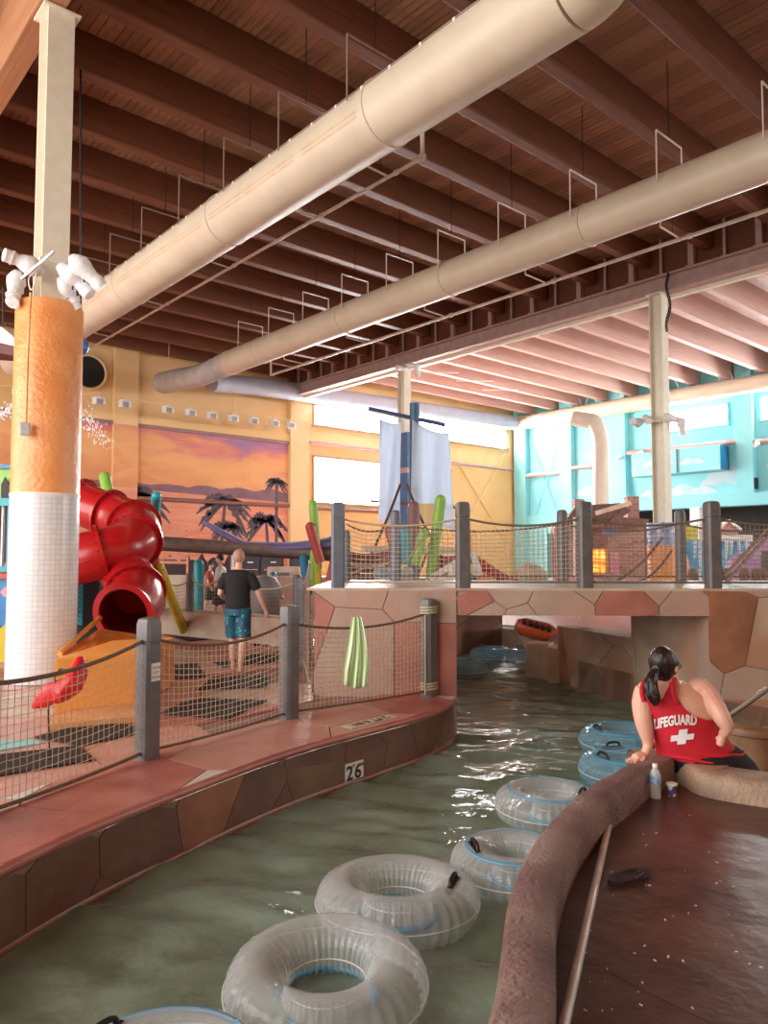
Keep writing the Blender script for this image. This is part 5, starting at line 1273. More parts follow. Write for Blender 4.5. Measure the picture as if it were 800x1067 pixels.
for i, x in enumerate((436, 445)):
    t = thing('hanging_bucket', ['left', 'right'][i] + ' pale tipping bucket hanging below the wide sail', 'bucket', pd(x, 534, 24)); MB().lathe([(.26, 0), (.34, .7)], pd(x, 548, 24), 14).build('bucket_body', YELL, t, smooth=50)
# water toys on the deck
BLOB = M('toy_blue', (.20, .36, .55), (.45, .42, .40), sc=3, r=.4)
t = thing('blue_spray_toy', 'blue spray toys in front of the ship seen through the net', 'toy', pd(412, 603, 16)); b = MB()
for (x, y, s_) in ((398, 598, .22), (404, 607, .25), (418, 602, .24), (424, 596, .15)): b.ell(pd(x, y, 16), (s_, s_ * .8, s_ * .8), 8)
b.build('toy_body', BLOB, t, smooth=60); MB().tube([pd(412, 612, 16), pd(412, 590, 16)], .05, 8).build('stem', BLUE, t)
t = thing('red_flume', 'long red open flume sloping down right behind the bridge net', 'slide', pd(520, 595, 18))
pth = catmull([pd(488, 577, 19), pd(505, 588, 18.6), pd(520, 598, 18.3), pd(538, 606, 18), pd(556, 605, 18)], 6)
rows = [[p + rt * .0 + (hf * math.cos(math.pi * k / 6) * .35) + Vector((0, 0, -.28 * math.sin(math.pi * k / 6))) for k in range(7)] for p in pth]
o = MB().grid(rows).build('chute', RED, t, smooth=180, fix=False); o.modifiers.new('t', 'SOLIDIFY').thickness = .05
MB().tube([p + hf * -.35 for p in pth], .06, 8).build('chute_edge', REDP, t, smooth=60)
t = thing('play_ladder', 'white sloping play frame left of the red flume', 'frame', pd(475, 600, 17))
for a, c in (((448, 603), (492, 576)), ((448, 610), (494, 590)), ((492, 576), (503, 610)), ((470, 592), (474, 610))): MB().bar(pd(*a, 17), pd(*c, 17), .12, .14).build('frame_bar', WHITE, t)
for i, (x, y, mt, s_, lb_, ct) in enumerate(((489, 602, BLUE, .12, 'round blue toy by the foot of the white frame', 'toy'), (506, 606, M('toy_orange', (.8, .2, .08), r=.4), .2, 'orange toy dome right of the white frame', 'toy'), (536, 608, RED, .16, 'red float lying at the end of the red flume', 'float'), (595, 609, PINK, .2, 'pink float against the left of the grey bridge post', 'float'), (552, 598, M('sand_rock', (.6, .48, .38), (.45, .35, .28), sc=6), .30, 'pale heap of floats beyond the red flume', 'floats'), (655, 608, PINK, .16, 'pink bundle on the brick ledge', 'bundle'), (735, 613, RED, .12, 'red ball left of the rightmost bridge post', 'ball'), (752, 611, RED, .12, 'red ball right of the rightmost bridge post', 'ball'))):
    c = pd(x, y, 15); t = thing('water_toy', lb_, ct, c); b = MB(); b.ell(c, (s_, s_, s_ * .7), 8); b.ell(c + rt * s_ * .7 + Vector((0, 0, -s_ * .15)), (s_ * .6, s_ * .5, s_ * .45), 7); b.build('toy_body', mt, t, smooth=60)
    MB().tube([c + rt * -.03, c + rt * -.03 + Vector((0, 0, s_ * .9))], .03, 8).build('knob', mt, t)
MB().bar(pd(350, 612, 17), pd(735, 617, 17), 3.0, .25).build('play_deck', CT, None, label='raised tan deck carrying the water toys behind the bridge', cat='deck', o=pd(540, 614, 17))

# =================================================================== BRICK HOUSE
BRK = bpy.data.materials.new('far_brick'); BRK.use_nodes = True; nt = BRK.node_tree; N = nt.nodes; L = nt.links; pb = N['Principled BSDF']; pb.inputs['Roughness'].default_value = .8
tc = N.new('ShaderNodeTexCoord'); mp = N.new('ShaderNodeMapping'); mp.inputs['Rotation'].default_value = (R(90), 0, 0); bk = N.new('ShaderNodeTexBrick'); bk.inputs['Scale'].default_value = 2.2
bk.inputs['Color1'].default_value = (.34, .15, .12, 1); bk.inputs['Color2'].default_value = (.46, .24, .20, 1); bk.inputs['Mortar'].default_value = (.50, .38, .34, 1)
L.new(tc.outputs['Object'], mp.inputs[0]); L.new(mp.outputs[0], bk.inputs['Vector']); L.new(bk.outputs['Color'], pb.inputs['Base Color'])
hs = thing('brick_playhouse', 'brick theme house with gable roof and two chimneys beyond the bridge', 'house', pd(618, 612, 27))
def hbox(name, x0, y0, x1, y1, d_, th, mt, par=hs): return pbox(name, x0, y0, x1, y1, d_, th, mt, par)
hbox('front_wall', 578, 546, 636, 628, 27, .6, BRK); hbox('side_wing', 634, 548, 672, 629, 26.4, .6, BRK)
hbox('chimney', 599, 520, 609, 546, 27.5, .4, BRK); hbox('chimney', 654, 517, 666, 550, 27.2, .4, BRK)
RT = M('roof_brown', (.24, .13, .10), (.16, .08, .07), sc=6, r=.7)
pflat('roof_slope', [(590, 541), (600, 527), (646, 524), (658, 532), (636, 548), (590, 548)], 26.6, RT, hs, .3)
pflat('roof_slope', [(632, 546), (640, 538), (676, 541), (676, 549), (634, 550)], 26.0, RT, hs, .3)
MB().bar(pd(620, 535, 26.2), pd(657, 524, 26.2), .1, .16).build('barge_board', M('barge', (.75, .58, .45), r=.6), hs); MB().bar(pd(590, 548, 26.3), pd(636, 548, 26.3), .1, .12).build('eaves', M('eave', (.35, .22, .18), r=.6), hs)
hbox('blue_sign', 627, 551, 646, 557, 26.3, .05, M('sign_blue', (.20, .25, .45), r=.5))
hbox('pink_panel', 636, 576, 645, 600, 26.3, .05, PINK); hbox('teal_band', 570, 556, 590, 600, 27.4, .2, TEAL)
wf_ = hbox('window_frame', 616, 571, 634, 599, 26.85, .08, M('win_frame_y', (.7, .5, .25), r=.5))
GL = bpy.data.materials.new('lit_window'); GL.use_nodes = True; nt = GL.node_tree; N = nt.nodes; L = nt.links; pb = N['Principled BSDF']; tc = N.new('ShaderNodeTexCoord'); nn_ = N.new('ShaderNodeTexNoise'); nn_.inputs['Scale'].default_value = 3; L.new(tc.outputs['Object'], nn_.inputs['Vector'])
cr = ramp_nodes(N, L, nn_.outputs['Fac'], [(.3, (1, .12, .02)), (.5, (1, .35, .04)), (.7, (1, .75, .2))]); L.new(cr.outputs[0], pb.inputs['Emission Color']); pb.inputs['Emission Strength'].default_value = 1.3; L.new(cr.outputs[0], pb.inputs['Base Color'])
for i, (x0, x1) in enumerate(((617, 624.5), (625.5, 633))):
    for (y0, y1) in ((573, 585), (586, 597)): hbox('window_pane', x0, y0, x1, y1, 26.8, .03, GL, wf_)
t = thing('rock_ledge', 'mottled rock ledge along the foot of the brick house', 'rocks', pd(640, 605, 24)); rr = random.Random(3)
for i in range(16): MB().ell(pd(612 + i * 4.4, 605 + rr.uniform(-2, 3), 24), (.25, .22, .18), 5).build('rock', M('ledge_rock', (.50, .36, .32), (.30, .20, .18), sc=8) if i == 0 else bpy.data.materials['ledge_rock'], t, smooth=60)
# =================================================================== RIGHT BACKGROUND
ic = thing('ice_curtain', 'bright blue fountain panels with white drips right of the orange column', 'fountain', pd(730, 590, 26))
IB = M('ice_blue', (.02, .34, .62), (.25, .62, .80), sc=2.5, r=.4, lo=.5, hi=.7)
hbox('blue_panel', 714, 563, 735, 632, 26, .3, IB, ic); hbox('blue_panel', 752, 560, 782, 632, 26, .3, IB, ic); hbox('white_top', 750, 557, 784, 564, 25.8, .3, WHITE, ic)
for (x, y) in ((724, 575), (729, 580), (757, 575), (762, 570), (770, 573), (778, 578)): pflat('white_drip', [(x - 2, 562), (x + 2, 562), (x + .6, y + 8), (x - .6, y + 8)], 25.7, M('drip', (.65, .78, .82), r=.5) if (x == 724) else bpy.data.materials['drip'], ic)
t = thing('orange_rock', 'smooth orange rock form behind the round bridge post', 'rock', pd(700, 590, 24)); MB().ell(pd(704, 608, 24.5), (.75, .4, 1.35), 10).build('rock_body', M('soft_orange', (.80, .45, .20), (.7, .34, .15), sc=2), t, smooth=60)
t = thing('lilac_mound', 'rounded lilac play mound at the right edge behind the rails', 'mound', pd(782, 600, 18)); b = MB(); b.ell(pd(778, 598, 18), (.5, .5, .55), 10); b.ell(pd(797, 592, 18), (.6, .5, .75), 10); b.build('mound_body', LIL, t, smooth=60); MB().box(pd(799, 585, 17.3), (.25, .04, .5), rz=-YAW).build('dark_window', GREY, t)
hbox('yellow_panel', 713, 548, 727, 564, 27, .1, YELP, None); o = COL.objects[-1]; o['label'] = 'flat yellow board above the blue fountain'; o['category'] = 'board'
lt = thing('white_lattice', 'white lattice strip beside the rightmost bridge post', 'lattice', pd(732, 552, 20))
for i in range(6): MB().bar(pd(729.5, 541 + i * 4, 20), pd(736, 541 + i * 4, 20), .03, .05).build('slat', WHITE, lt)
for x in (729.5, 736): MB().bar(pd(x, 539, 20), pd(x, 645, 20), .04, .04).build('upright', WHITE, lt)
lt = thing('white_lattice', 'white lattice strip just left of the third bridge post', 'lattice', pd(600, 550, 20))
for i in range(6): MB().bar(pd(598, 541 + i * 4, 20), pd(603, 541 + i * 4, 20), .03, .05).build('slat', WHITE, lt)
for x in (598, 603): MB().bar(pd(x, 539, 20), pd(x, 645, 20), .04, .04).build('upright', WHITE, lt)
gb = thing('red_gable_hut', 'little red gable hut under the dark soffit at the right', 'hut', pd(760, 556, 32)); pflat('hut_front', [(751, 622), (751, 550), (759, 543), (769, 550), (769, 622)], 32, BRK, gb, .6); MB().bar(pd(749, 551, 31.9), pd(759, 542, 31.9), .1, .1).bar(pd(759, 542, 31.9), pd(772, 552, 31.9), .1, .1).build('gable_trim', WHITE, gb)
for i, (x, w_) in enumerate(((704 + 43, 5), (757, 5), (776, 6), (788, 6), (722, 6), (795, 4))):
    c = pd(x, 617, 14); t = thing('log_stump', 'netted brown log post, ' + ['first right of the rightmost grey post', 'second right of the rightmost grey post', 'below the steel rails, left of a pair', 'below the steel rails, right of a pair', 'in front of the blue fountain', 'nearest the right edge'][i], 'post', c, 'netted log posts beyond the bridge')
    MB().lathe([(.085, -.6), (.09, .05), (.09, .35), (.07, .42), (.03, .44)], c, 12).build('stump', M('stump_brown', (.28, .20, .15), (.18, .12, .09), sc=10, r=.8) if i == 0 else bpy.data.materials['stump_brown'], t, smooth=60)
# hvac box on the teal wall
hv = thing('wall_air_handler', 'long teal boxed air handler fixed high on the teal wall', 'air handler', (36.9, 19.1, 6.5)); MB().box((36.95, 19.1, 6.5), (1.0, 4.8, 1.25)).build('casing', TEAL, hv, bevel=.03); MB().box((36.4, 18.9, 6.5), (.04, .05, 1.2)).build('seam_strip', GREY, hv); MB().box((36.95, 16.75, 6.5), (.9, .12, 1.2)).build('end_grille', BLUE, hv)
cloud(20.0, 6.4, 1.8, .25, hv, 36.43); cloud(18.2, 6.3, 1.6, .3, hv, 36.43)
for i, (x, y) in enumerate(((616, 478), (645, 477), (667, 472), (788, 463))):
    bagged(pX(x, y, 36.9), (-.8, 0, -.3), ['wrapped lamp left of the white vertical duct', 'wrapped lamp right of the white vertical duct', 'wrapped lamp on the teal wall right of the air handler', 'wrapped lamp on the pink girt at the right edge'][i], 1.0)
t = thing('wall_speaker', 'small black speaker box on the teal wall above the dark recess', 'speaker', pX(782, 504, XW - .2)); MB().box(pX(782, 504, XW - .2), (.3, .6, .55)).build('cabinet', BLACK, t, bevel=.02)

# =================================================================== PEOPLE
def pt(x, y, d_): return pd(x, y, d_)
def face(parent, c, f, u, s, skin, glasses=False):
    """eyes, nose, mouth and ears around a head centre c; f forward, u up, s head half height"""
    f = f.normalized(); r_ = f.cross(u).normalized(); n = MB()
    for k in (-1, 1):
        MB().ell(c + f * s * .70 + r_ * k * s * .28 + u * 0, (s * .10, s * .10, s * .08), 6).build('eye', BLACK, parent)
        MB().ell(c + r_ * k * s * .72 - f * s * .02 - u * s * .08, (s * .10, s * .16, s * .22), 6, rot=Matrix((r_, f, u)).transposed()).build('ear', skin, parent, smooth=60)
    MB().ell(c + f * s * .86 - u * s * .18, (s * .10, s * .14, s * .18), 6, rot=Matrix((r_, f, u)).transposed()).build('nose', skin, parent, smooth=60)
    MB().ell(c + f * s * .76 - u * s * .48, (s * .24, s * .06, s * .06), 6, rot=Matrix((r_, f, u)).transposed()).build('mouth', M('lips', (.5, .15, .14)) if 'lips' not in bpy.data.materials else bpy.data.materials['lips'], parent, smooth=60)
def hand(b, wrist, dirv, palmn, s=1.0, thumb_side=1, curl=.35, spread=.18, L=(.072, .08, .075, .06)):
    """adds palm + five fingers to body mesh b; dirv towards fingertips, palmn out of the palm"""
    d = dirv.normalized(); n = (palmn - d * palmn.dot(d)).normalized(); sd = d.cross(n) * thumb_side
    kn = wrist + d * .085 * s
    b.tube([wrist, wrist + d * .03 * s, kn], [.026 * s, .034 * s, .036 * s], 10, sx=1.0)
    for k in range(4):
        o = (1.5 - k) * .020 * s; base = kn + sd * o - d * (.012 * s); dr = (d + sd * (1.5 - k) * spread * .5).normalized(); p = [base]; ang = 0; dd = dr.copy()
        for j, fr in enumerate((.45, .32, .23)):
            ang += curl * (.6 if j == 0 else 1); q = dr * math.cos(ang) + n * math.sin(ang); p.append(p[-1] + q * L[k] * fr * s)
        b.tube(p, [.0100 * s, .0095 * s, .0085 * s, .0068 * s], 8)
    tb = wrist + d * .025 * s + sd * .026 * s; td = (d * .75 + sd * .65 + n * .25).normalized()
    b.tube([tb, tb + td * .034 * s, tb + (td * .6 + d * .4).normalized() * .062 * s], [.0135 * s, .011 * s, .0085 * s], 8)

# ---------------- lifeguard sitting on the kerb, back to the camera
LG = thing('person', 'seated lifeguard in red tank top with ponytail leaning on the curb wall', 'person', pz(735, 800, .385))
D0 = 4.86
def xring(cx, cy, d_, a, dep, n=24, tiltx=0):       # body cross-section centred at a pixel, half width a, half depth dep
    c = pd(cx, cy, d_); return [c + rt * math.cos(2 * math.pi * k / n) * a + (hf * math.sin(2 * math.pi * k / n)) * dep + Vector((0, 0, math.cos(2 * math.pi * k / n) * a * tiltx)) for k in range(n)]
def loftrings(b, rings):
    n = len(rings[0]); vs = [p for r_ in rings for p in r_]; fs = [(i * n + k, i * n + (k + 1) % n, (i + 1) * n + (k + 1) % n, (i + 1) * n + k) for i in range(len(rings) - 1) for k in range(n)]
    fs += [tuple(range(n)), tuple((len(rings) - 1) * n + k for k in range(n))][0:2]; b.add(vs, fs)
px2m = D0 / F
TS = [(738, 806, D0 + .02, 46, .17), (734, 795, D0 + .02, 47, .18), (728, 784, D0 + .02, 43, .17), (722, 772, D0 + .0, 38, .155), (716, 758, D0 - .01, 34, .145), (711, 745, D0 - .02, 33.5, .145), (706, 732, D0 - .02, 35, .14), (703, 722, D0 - .0, 36, .125), (700, 715, D0 + .02, 31, .10), (698, 709, D0 + .03, 19, .075)]
torso = [xring(x, y, d_, w_ * px2m, dp, tiltx=-.08) for (x, y, d_, w_, dp) in TS]
b = MB(); loftrings(b, torso)
hc = pd(693, 694, D0 + .03)
b.tube([pd(698, 716, D0 + .02), pd(697, 706, D0 + .03), hc], [.066, .058, .06], 14)                      # neck
ff_ = (hf * .55 + rt * .80 + Vector((0, 0, -.15))).normalized(); uu = Vector((.0, 0, 1)); rr_ = ff_.cross(uu).normalized()
hrot = Matrix((rr_, ff_, uu)).transposed()
b.ell(hc + Vector((0, 0, .01)), (.075, .093, .112), 12, rot=hrot); b.ell(hc + ff_ * .028 - uu * .05, (.058, .065, .06), 10, rot=hrot)
# arms
LA = [pd(673, 718, D0 + .0), pd(669, 732, D0 + .0), pd(670, 750, D0 - .02), pd(673, 764, D0 - .03), pd(675, 776, D0 - .04), pd(671, 787, D0 - .06)]
b.tube(catmull(LA, 4), [.066, .068, .068, .067, .066, .064, .062, .060, .057, .054, .052, .050, .047, .043, .039, .036, .033, .030, .028, .027, .026][:21], 14)
RA = [pd(727, 716, D0 - .0), pd(737, 724, D0 - .04), pd(745, 736, D0 - .12), pd(752, 748, D0 - .17), pd(757, 758, D0 - .175), pd(753, 766, D0 - .145)]
b.tube(catmull(RA, 4), [.072, .073, .073, .071, .070, .068, .066, .064, .062, .060, .057, .055, .053, .051, .048, .045, .042, .038, .035, .032, .029], 14)
b.ell(pd(676, 719, D0), (.07, .075, .062), 10); b.ell(pd(728, 718, D0), (.08, .08, .07), 10)
hand(b, pd(671, 787, D0 - .06), pd(655, 793, D0 - .12) - pd(671, 787, D0 - .06), Vector((0, 0, -1)) - hf * .1, .95, thumb_side=1, curl=.10, spread=.35)
hand(b, pd(753, 766, D0 - .145), rt * -.30 + Vector((0, 0, -.75)) + hf * .10, (hf + rt * -.2), .82, thumb_side=-1, curl=.42)
body = b.build('body', SKIN, LG); remesh(body, .0052, 3, .5)
# ears/nose/mouth/eyes
face(LG, hc, ff_, uu, .112, SKIN)
# shorts (continuous, sitting) and legs over the far side
b = MB(); loftrings(b, [xring(x, y, d_, w_ * px2m + .016, dp + .02, tiltx=-.05) for (x, y, d_, w_, dp) in ((742, 807, D0 + .03, 45, .175), (740, 800, D0 + .02, 48, .19), (736, 790, D0 + .02, 46, .18), (730, 780, D0 + .02, 41, .165), (727, 775, D0 + .02, 37, .15))])
for s_ in (-1, 1):
    a = pd(738 + s_ * 20, 797, D0 + .05); b.tube([a, a + hf * .30 + Vector((0, 0, .01)), a + hf * .42 + Vector((0, 0, -.01))], [.115, .105, .095], 14)
remesh(b.build('black_shorts', M('black_shorts_cloth', (.009, .006, .008), r=.85), LG), .009, 4)
b = MB()
for s_ in (-1, 1):
    a = pd(738 + s_ * 20, 797, D0 + .05) + hf * .38; k = a + hf * .12; an = k + Vector((0, 0, -.42)) + hf * .03
    b.tube([a, k, lerp(k, an, .4), an], [.075, .07, .06, .04], 12); b.tube([an, an + hf * .10 + Vector((0, 0, -.05)), an + hf * .19 + Vector((0, 0, -.06))], [.04, .042, .025], 10)
remesh(b.build('lower_legs', SKIN, LG), .01, 3)
# red tank top: inflated torso trimmed to its neckline and arm holes
b = MB(); fin = 44
def infl(s_): (x, y, d_, w_, dp) = s_; return (x, y, d_, w_ + 1.4, dp + .010)
TS2 = []
for i in range(len(TS) - 1):
    for k in range(5): TS2.append(tuple(lerp(TS[i][j], TS[i + 1][j], k / 5) for j in range(5)))
TS2.append(TS[-1]); TS2 = [s_ for s_ in TS2 if s_[1] < 792]
loftrings(b, [xring(x, y, d_, (w_ + 1.6) * px2m, dp + .014, n=64, tiltx=-.08) for (x, y, d_, w_, dp) in TS2])
for (x, y) in ((669, 714), (701, 711)): pass
sh_ = b.build('tank_top', SHIRT, LG); remesh(sh_, .0062, 3)
def toPx(p):
    q = p - CAM; w_ = q.dot(fw); return CX + F * q.dot(rt) / w_, CY - F * q.dot(upv) / w_, w_
def inpoly(x, y, P):
    r = False; j = len(P) - 1
    for i in range(len(P)):
        if (P[i][1] > y) != (P[j][1] > y) and x < (P[j][0] - P[i][0]) * (y - P[i][1]) / (P[j][1] - P[i][1]) + P[i][0]: r = not r
        j = i
    return r
oL = org(LG); bm = bmesh.new(); bm.from_mesh(sh_.data); kill = []
armL = [(640, 690), (665, 712), (667, 722), (670, 740), (674, 756), (655, 756)]
armR = [(703, 706), (703, 716), (706, 728), (713, 739), (723, 746), (737, 750), (760, 752), (760, 690), (703, 700)]
neckp = [(671, 705), (674, 716), (680, 726), (686, 730), (691, 727), (696, 716), (699, 705), (699, 690), (671, 690)]
for f in bm.faces:
    c = f.calc_center_median() + oL; x, y, w_ = toPx(c); back = f.normal.dot(hf) < .15
    if inpoly(x, y, armL) or inpoly(x, y, armR) or (inpoly(x, y, neckp)): kill.append(f)
bmesh.ops.delete(bm, geom=kill, context='FACES')
bmesh.ops.smooth_vert(bm, verts=[v for v in bm.verts if v.is_boundary], factor=.5, use_axis_x=True, use_axis_y=True, use_axis_z=True)
bm.to_mesh(sh_.data); bm.free(); sh_.modifiers.new('t', 'SOLIDIFY').thickness = .004
b = MB()                                                # shirt folds gathered at the waist
for i, (y, o_) in enumerate(((779, .010), (786, .012))):
    pts = []
    for k in range(17):
        a = math.pi + math.pi * k / 16; s_ = min(TS, key=lambda q: abs(q[1] - y)); c = pd(s_[0], y, s_[2])
        pts.append(c + rt * math.cos(a) * ((s_[3] + 1.5) * px2m) + hf * math.sin(a) * (s_[4] + .012) + Vector((0, 0, -.08 * math.cos(a) * s_[3] * px2m + .006 * math.sin(k * 1.3 + i))))
    b.tube(pts, [.003] + [o_] * 15 + [.003], 8)
b.build('shirt_folds', SHIRT, sh_, smooth=80)
for P_ in ([pd(671.5, 731, D0 - .13), pd(669, 722, D0 - .12), pd(670, 714, D0 - .07), pd(673, 709, D0 + .0)], [pd(705, 733, D0 - .158), pd(701.5, 724, D0 - .148), pd(701, 715, D0 - .12), pd(703, 709, D0 - .03), pd(704, 707, D0 + .05)]):
    MB().tube(catmull(P_, 5), .020, 8, sx=.8).build('shoulder_strap', SHIRT, sh_, smooth=70)
# lettering on the shirt, wrapped on the cloth by a ray cast
dg = bpy.context.evaluated_depsgraph_get(); dg.update(); bvh = BVHTree.FromObject(sh_, dg)
def on_shirt(x, y):
    r_ = ray(x, y); h = bvh.ray_cast(CAM - oL, r_.normalized()); 
    return (h[0] + oL - r_.normalized() * .006) if h[0] is not None else pd(x, y, D0 - .16)
WINK = M('white_print', (.88, .85, .84), r=.7)
vs, fs = text_mesh('LIFEGUARD', 1.0, bold=.045); xs = [v.x for v in vs]; ys = [v.y for v in vs]; x0, x1 = min(xs), max(xs); y0, y1 = min(ys), max(ys)
bm = bmesh.new(); vv = [bm.verts.new((v.x, v.y, 0)) for v in vs]
for f in fs:
    try: bm.faces.new([vv[i] for i in f])
    except ValueError: pass
bmesh.ops.triangulate(bm, faces=bm.faces); bmesh.ops.subdivide_edges(bm, edges=[e for e in bm.edges if e.calc_length() > .25], cuts=1)
vs = []; 
bm.verts.ensure_lookup_table()
for v in bm.verts:
    u = (v.co.x - x0) / (x1 - x0); w_ = (v.co.y - y0) / (y1 - y0)
    vs.append(on_shirt(681 + 45 * u, 760.5 - 4.5 * u - 2.2 * math.sin(math.pi * u) - 11.0 * w_))
fs = [[v.index for v in f.verts] for f in bm.faces]; bm.free()
MB().add(vs, fs).build('shirt_lettering', WINK, sh_, fix=False)
cx0, cy0 = 711, 767
def cr_(x0_, y0_, x1_, y1_):
    g = MB(); g.grid([[on_shirt(cx0 + lerp(x0_, x1_, i / 6) - .15 * lerp(y0_, y1_, j / 4), cy0 + lerp(y0_, y1_, j / 4) - .10 * lerp(x0_, x1_, i / 6)) for j in range(5)] for i in range(7)]); return g
g = cr_(-12, -1.5, 12, 4.5); g2 = cr_(-4.5, -7, 4.5, 8.5); g.add(g2.v, g2.f); g.build('shirt_cross', WINK, sh_, fix=False)
# hair: cap plus ponytail, tie, glasses
b = MB(); b.ell(hc + Vector((0, 0, .022)) - ff_ * .018, (.090, .105, .108), 14, rot=hrot); b.ell(hc - ff_ * .04 - uu * .02, (.078, .075, .085), 10, rot=hrot)
hr = b.build('hair', HAIR, LG, smooth=180); remesh(hr, .008, 3)
bm = bmesh.new(); bm.from_mesh(hr.data); hl = hc - oL
bmesh.ops.delete(bm, geom=[f for f in bm.faces if (f.calc_center_median() - hl).dot(ff_) > .045 and (f.calc_center_median() - hl).z < .055], context='FACES'); bm.to_mesh(hr.data); bm.free()
bb_ = hc - ff_ * .105 - hf * .02 + Vector((0, 0, -.03))
MB().tube([bb_ + ff_ * .02, bb_ - ff_ * .015], .030, 12).build('hair_tie', BLACK, hr, smooth=60)
pn = MB(); rr = random.Random(6)
for i in range(16):
    o1 = Vector((rr.uniform(-.014, .014), rr.uniform(-.014, .014), rr.uniform(-.01, .01))); o2 = Vector((rr.uniform(-.034, .034), rr.uniform(-.02, .02), rr.uniform(-.02, .02)))
    pts = catmull([bb_ + o1 * .5, pd(680, 706, D0 - .15) + o1 + o2 * .4, pd(678, 716, D0 - .17) + o2, pd(681, 726, D0 - .18) + o2 * 1.1, pd(684, 734, D0 - .17) + o2 * .5 + Vector((0, 0, rr.uniform(-.01, .012)))], 4)
    pn.tube(pts, [.012, .014, .016, .018, .019, .020, .021, .021, .021, .020, .019, .018, .016, .014, .011, .008, .004], 7)
pn.build('ponytail', HAIR, hr, smooth=180)
gl = MB(); e0 = hc + ff_ * .088 + uu * .012
for k in (-1, 1): gl.tube([e0 + rr_ * (k * .034 + .024 * math.cos(a * .5236)) + uu * (.018 * math.sin(a * .5236)) for a in range(12)], .003, 5, closed=True); gl.tube([e0 + rr_ * k * .06, e0 + rr_ * k * .082 - ff_ * .09], .003, 5)
gl.build('glasses', BLACK, LG)

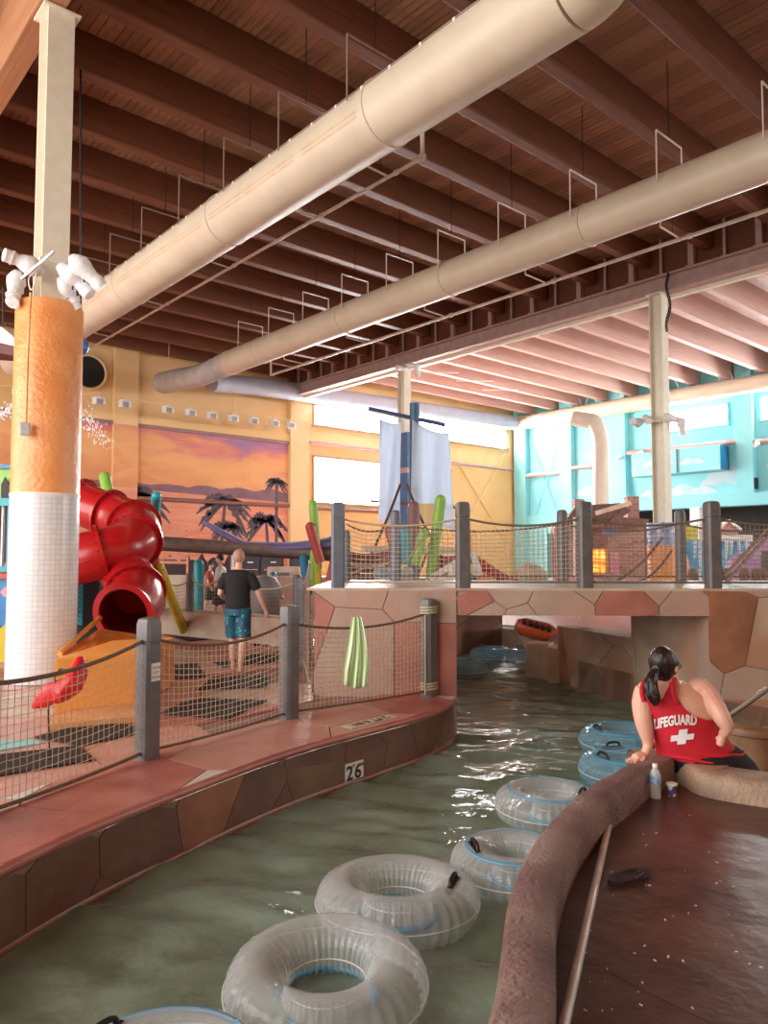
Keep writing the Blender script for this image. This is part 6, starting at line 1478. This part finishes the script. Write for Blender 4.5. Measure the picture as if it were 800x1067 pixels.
# ---------------- walking man in black shirt and teal shorts (seen from behind)
def standing(label, base, h, face_dir, skin, shirt_m, short_m, hair_m, stride=.10, arms=(0.10, 0.16), bald=False, vox=.013, legs=True, group=None, short_l=.27):
    t = thing('person', label, 'person', base, group); f = Vector(face_dir); f.z = 0; f.normalize(); s = Vector((f.y, -f.x, 0)); U = Vector((0, 0, 1)); k = h / 1.78
    def q(r_, fo, up_): return base + s * r_ * k + f * fo * k + U * up_ * k
    def ring(fo, up_, a, d_, n=20, cx=0): return [q(cx + math.cos(2 * math.pi * i / n) * a, fo + math.sin(2 * math.pi * i / n) * d_, up_) for i in range(n)]
    b = MB(); loftrings(b, [ring(0, .84, .15, .11), ring(0, .95, .165, .125), ring(0, 1.08, .155, .12), ring(0, 1.22, .17, .125), ring(-.01, 1.36, .185, .12), ring(-.01, 1.44, .165, .095), ring(0, 1.48, .08, .06)])
    b.tube([q(0, 0, 1.44), q(0, .02, 1.55)], [.06 * k, .052 * k], 10); b.ell(q(0, .03, 1.665), (.078 * k, .096 * k, .115 * k), 10, rot=Matrix((s, f, U)).transposed())
    hips = {}
    if legs:
        for sd_, st in ((-1, stride), (1, -stride)):
            hp = q(sd_ * .09, 0, .90); kn = q(sd_ * .10, st * .7 + .03, .48); an = q(sd_ * .10, st * 1.25 - (.05 if st < 0 else 0), .085); b.tube([hp, lerp(hp, kn, .5), kn, lerp(kn, an, .35), an], [.092 * k, .08 * k, .058 * k, .058 * k, .037 * k], 12)
            b.tube([an - f * .04 * k - U * .04 * k, an + f * .05 * k - U * .045 * k, an + f * .16 * k - U * .06 * k], [.036 * k, .04 * k, .022 * k], 10); hips[sd_] = (hp, kn)
    ar = {}
    for sd_, sw in ((-1, arms[0]), (1, arms[1])):
        sh = q(sd_ * .195, -.01, 1.40); el = q(sd_ * (.26 + abs(sw) * .2), sw * .2 - .03, 1.12); wr = q(sd_ * (.27 + abs(sw) * .4), .10 + sw * .2, .88) if sd_ > 0 else q(sd_ * .25, .22, 1.02)
        b.tube([sh, lerp(sh, el, .5), el, lerp(el, wr, .4), wr], [.058 * k, .052 * k, .043 * k, .042 * k, .029 * k], 10); hand(b, wr, (wr - el) * 1.0 + U * -.02, f * .2 - s * sd_, .95 * k, thumb_side=sd_, curl=.3); ar[sd_] = (sh, el)
    remesh(b.build('body', skin, t), vox, 3)
    face(t, q(0, .03, 1.665), f, U, .11 * k, skin)
    b = MB(); loftrings(b, [ring(0, .90, .19, .145), ring(0, 1.0, .19, .145), ring(0, 1.12, .182, .142), ring(0, 1.25, .195, .145), ring(-.01, 1.37, .205, .138), ring(-.01, 1.445, .175, .11), ring(0, 1.475, .085, .07)])
    for sd_ in (-1, 1): sh, el = ar[sd_]; b.tube([sh - s * sd_ * .03, lerp(sh, el, .35), lerp(sh, el, .78)], [.078 * k, .075 * k, .072 * k], 12)
    remesh(b.build('shirt', shirt_m, t), vox, 4)
    if legs:
        b = MB(); loftrings(b, [ring(0, .80, .185, .14), ring(0, .88, .19, .142), ring(0, .97, .178, .135)])
        for sd_ in (-1, 1):
            hp, kn = hips[sd_]; b.tube([hp, lerp(hp, kn, .5), lerp(hp, kn, .98)], [.115 * k, .108 * k, .112 * k], 14)
        remesh(b.build('shorts', short_m, t), vox, 3)
    if not bald:
        b = MB(); b.ell(q(0, .01, 1.70), (.088 * k, .104 * k, .10 * k), 10, rot=Matrix((s, f, U)).transposed()); b.build('hair', hair_m, t, smooth=180)
    else:
        b = MB(); b.ell(q(0, .0, 1.672), (.0815 * k, .088 * k, .10 * k), 10, rot=Matrix((s, f, U)).transposed()); b.build('cropped_hair', hair_m, t, smooth=180)
    return t
TS_ = M('teal_swim_shorts', (.008, .12, .17), (.01, .06, .13), sc=5, r=.6, lo=.4, hi=.6)
nt = TS_.node_tree; vo = nt.nodes.new('ShaderNodeTexVoronoi'); vo.inputs['Scale'].default_value = 16; tc = nt.nodes.new('ShaderNodeTexCoord'); nt.links.new(tc.outputs['Object'], vo.inputs['Vector'])
lt_ = nt.nodes.new('ShaderNodeMath'); lt_.operation = 'LESS_THAN'; lt_.inputs[1].default_value = .22; nt.links.new(vo.outputs['Distance'], lt_.inputs[0]); mx = nt.nodes.new('ShaderNodeMix'); mx.data_type = 'RGBA'
nt.links.new(lt_.outputs[0], mx.inputs['Factor']); nt.links.new(nt.nodes['Color Ramp'].outputs[0] if 'Color Ramp' in nt.nodes else [n for n in nt.nodes if n.type == 'VALTORGB'][0].outputs[0], mx.inputs['A']); mx.inputs['B'].default_value = (.12, .42, .48, 1); nt.links.new(mx.outputs['Result'], nt.nodes['Principled BSDF'].inputs['Base Color'])
standing('balding man in black t-shirt and teal swim shorts walking away barefoot', pz(247, 699, 0), 1.79, (hf * 1.0 + rt * .12), SKINP, M('black_tee', (.012, .011, .012), r=.8), TS_, M('cropped_fair', (.50, .32, .24), r=.6), bald=True, arms=(.0, .25), stride=.09)
standing('person in white shirt standing beyond the man near the doors', pz(229, 650, 0) * 1.0, 1.70, -rt, SKINP, WHITE, M('navy_shorts', (.02, .02, .06)), HAIR, vox=.02)
t = standing('seated person in blue cap by the far counter', pz(284, 648, 0) + Vector((0, 0, -.45)), 1.7, -hf + rt, SKINP, M('beige_top', (.6, .42, .32)), BLACK, BLUE, vox=.02, legs=False)
standing('distant person in a red top by the far wall', pz(218, 640, 0), 1.5, rt, SKINP, REDP, BLACK, HAIR, vox=.022)
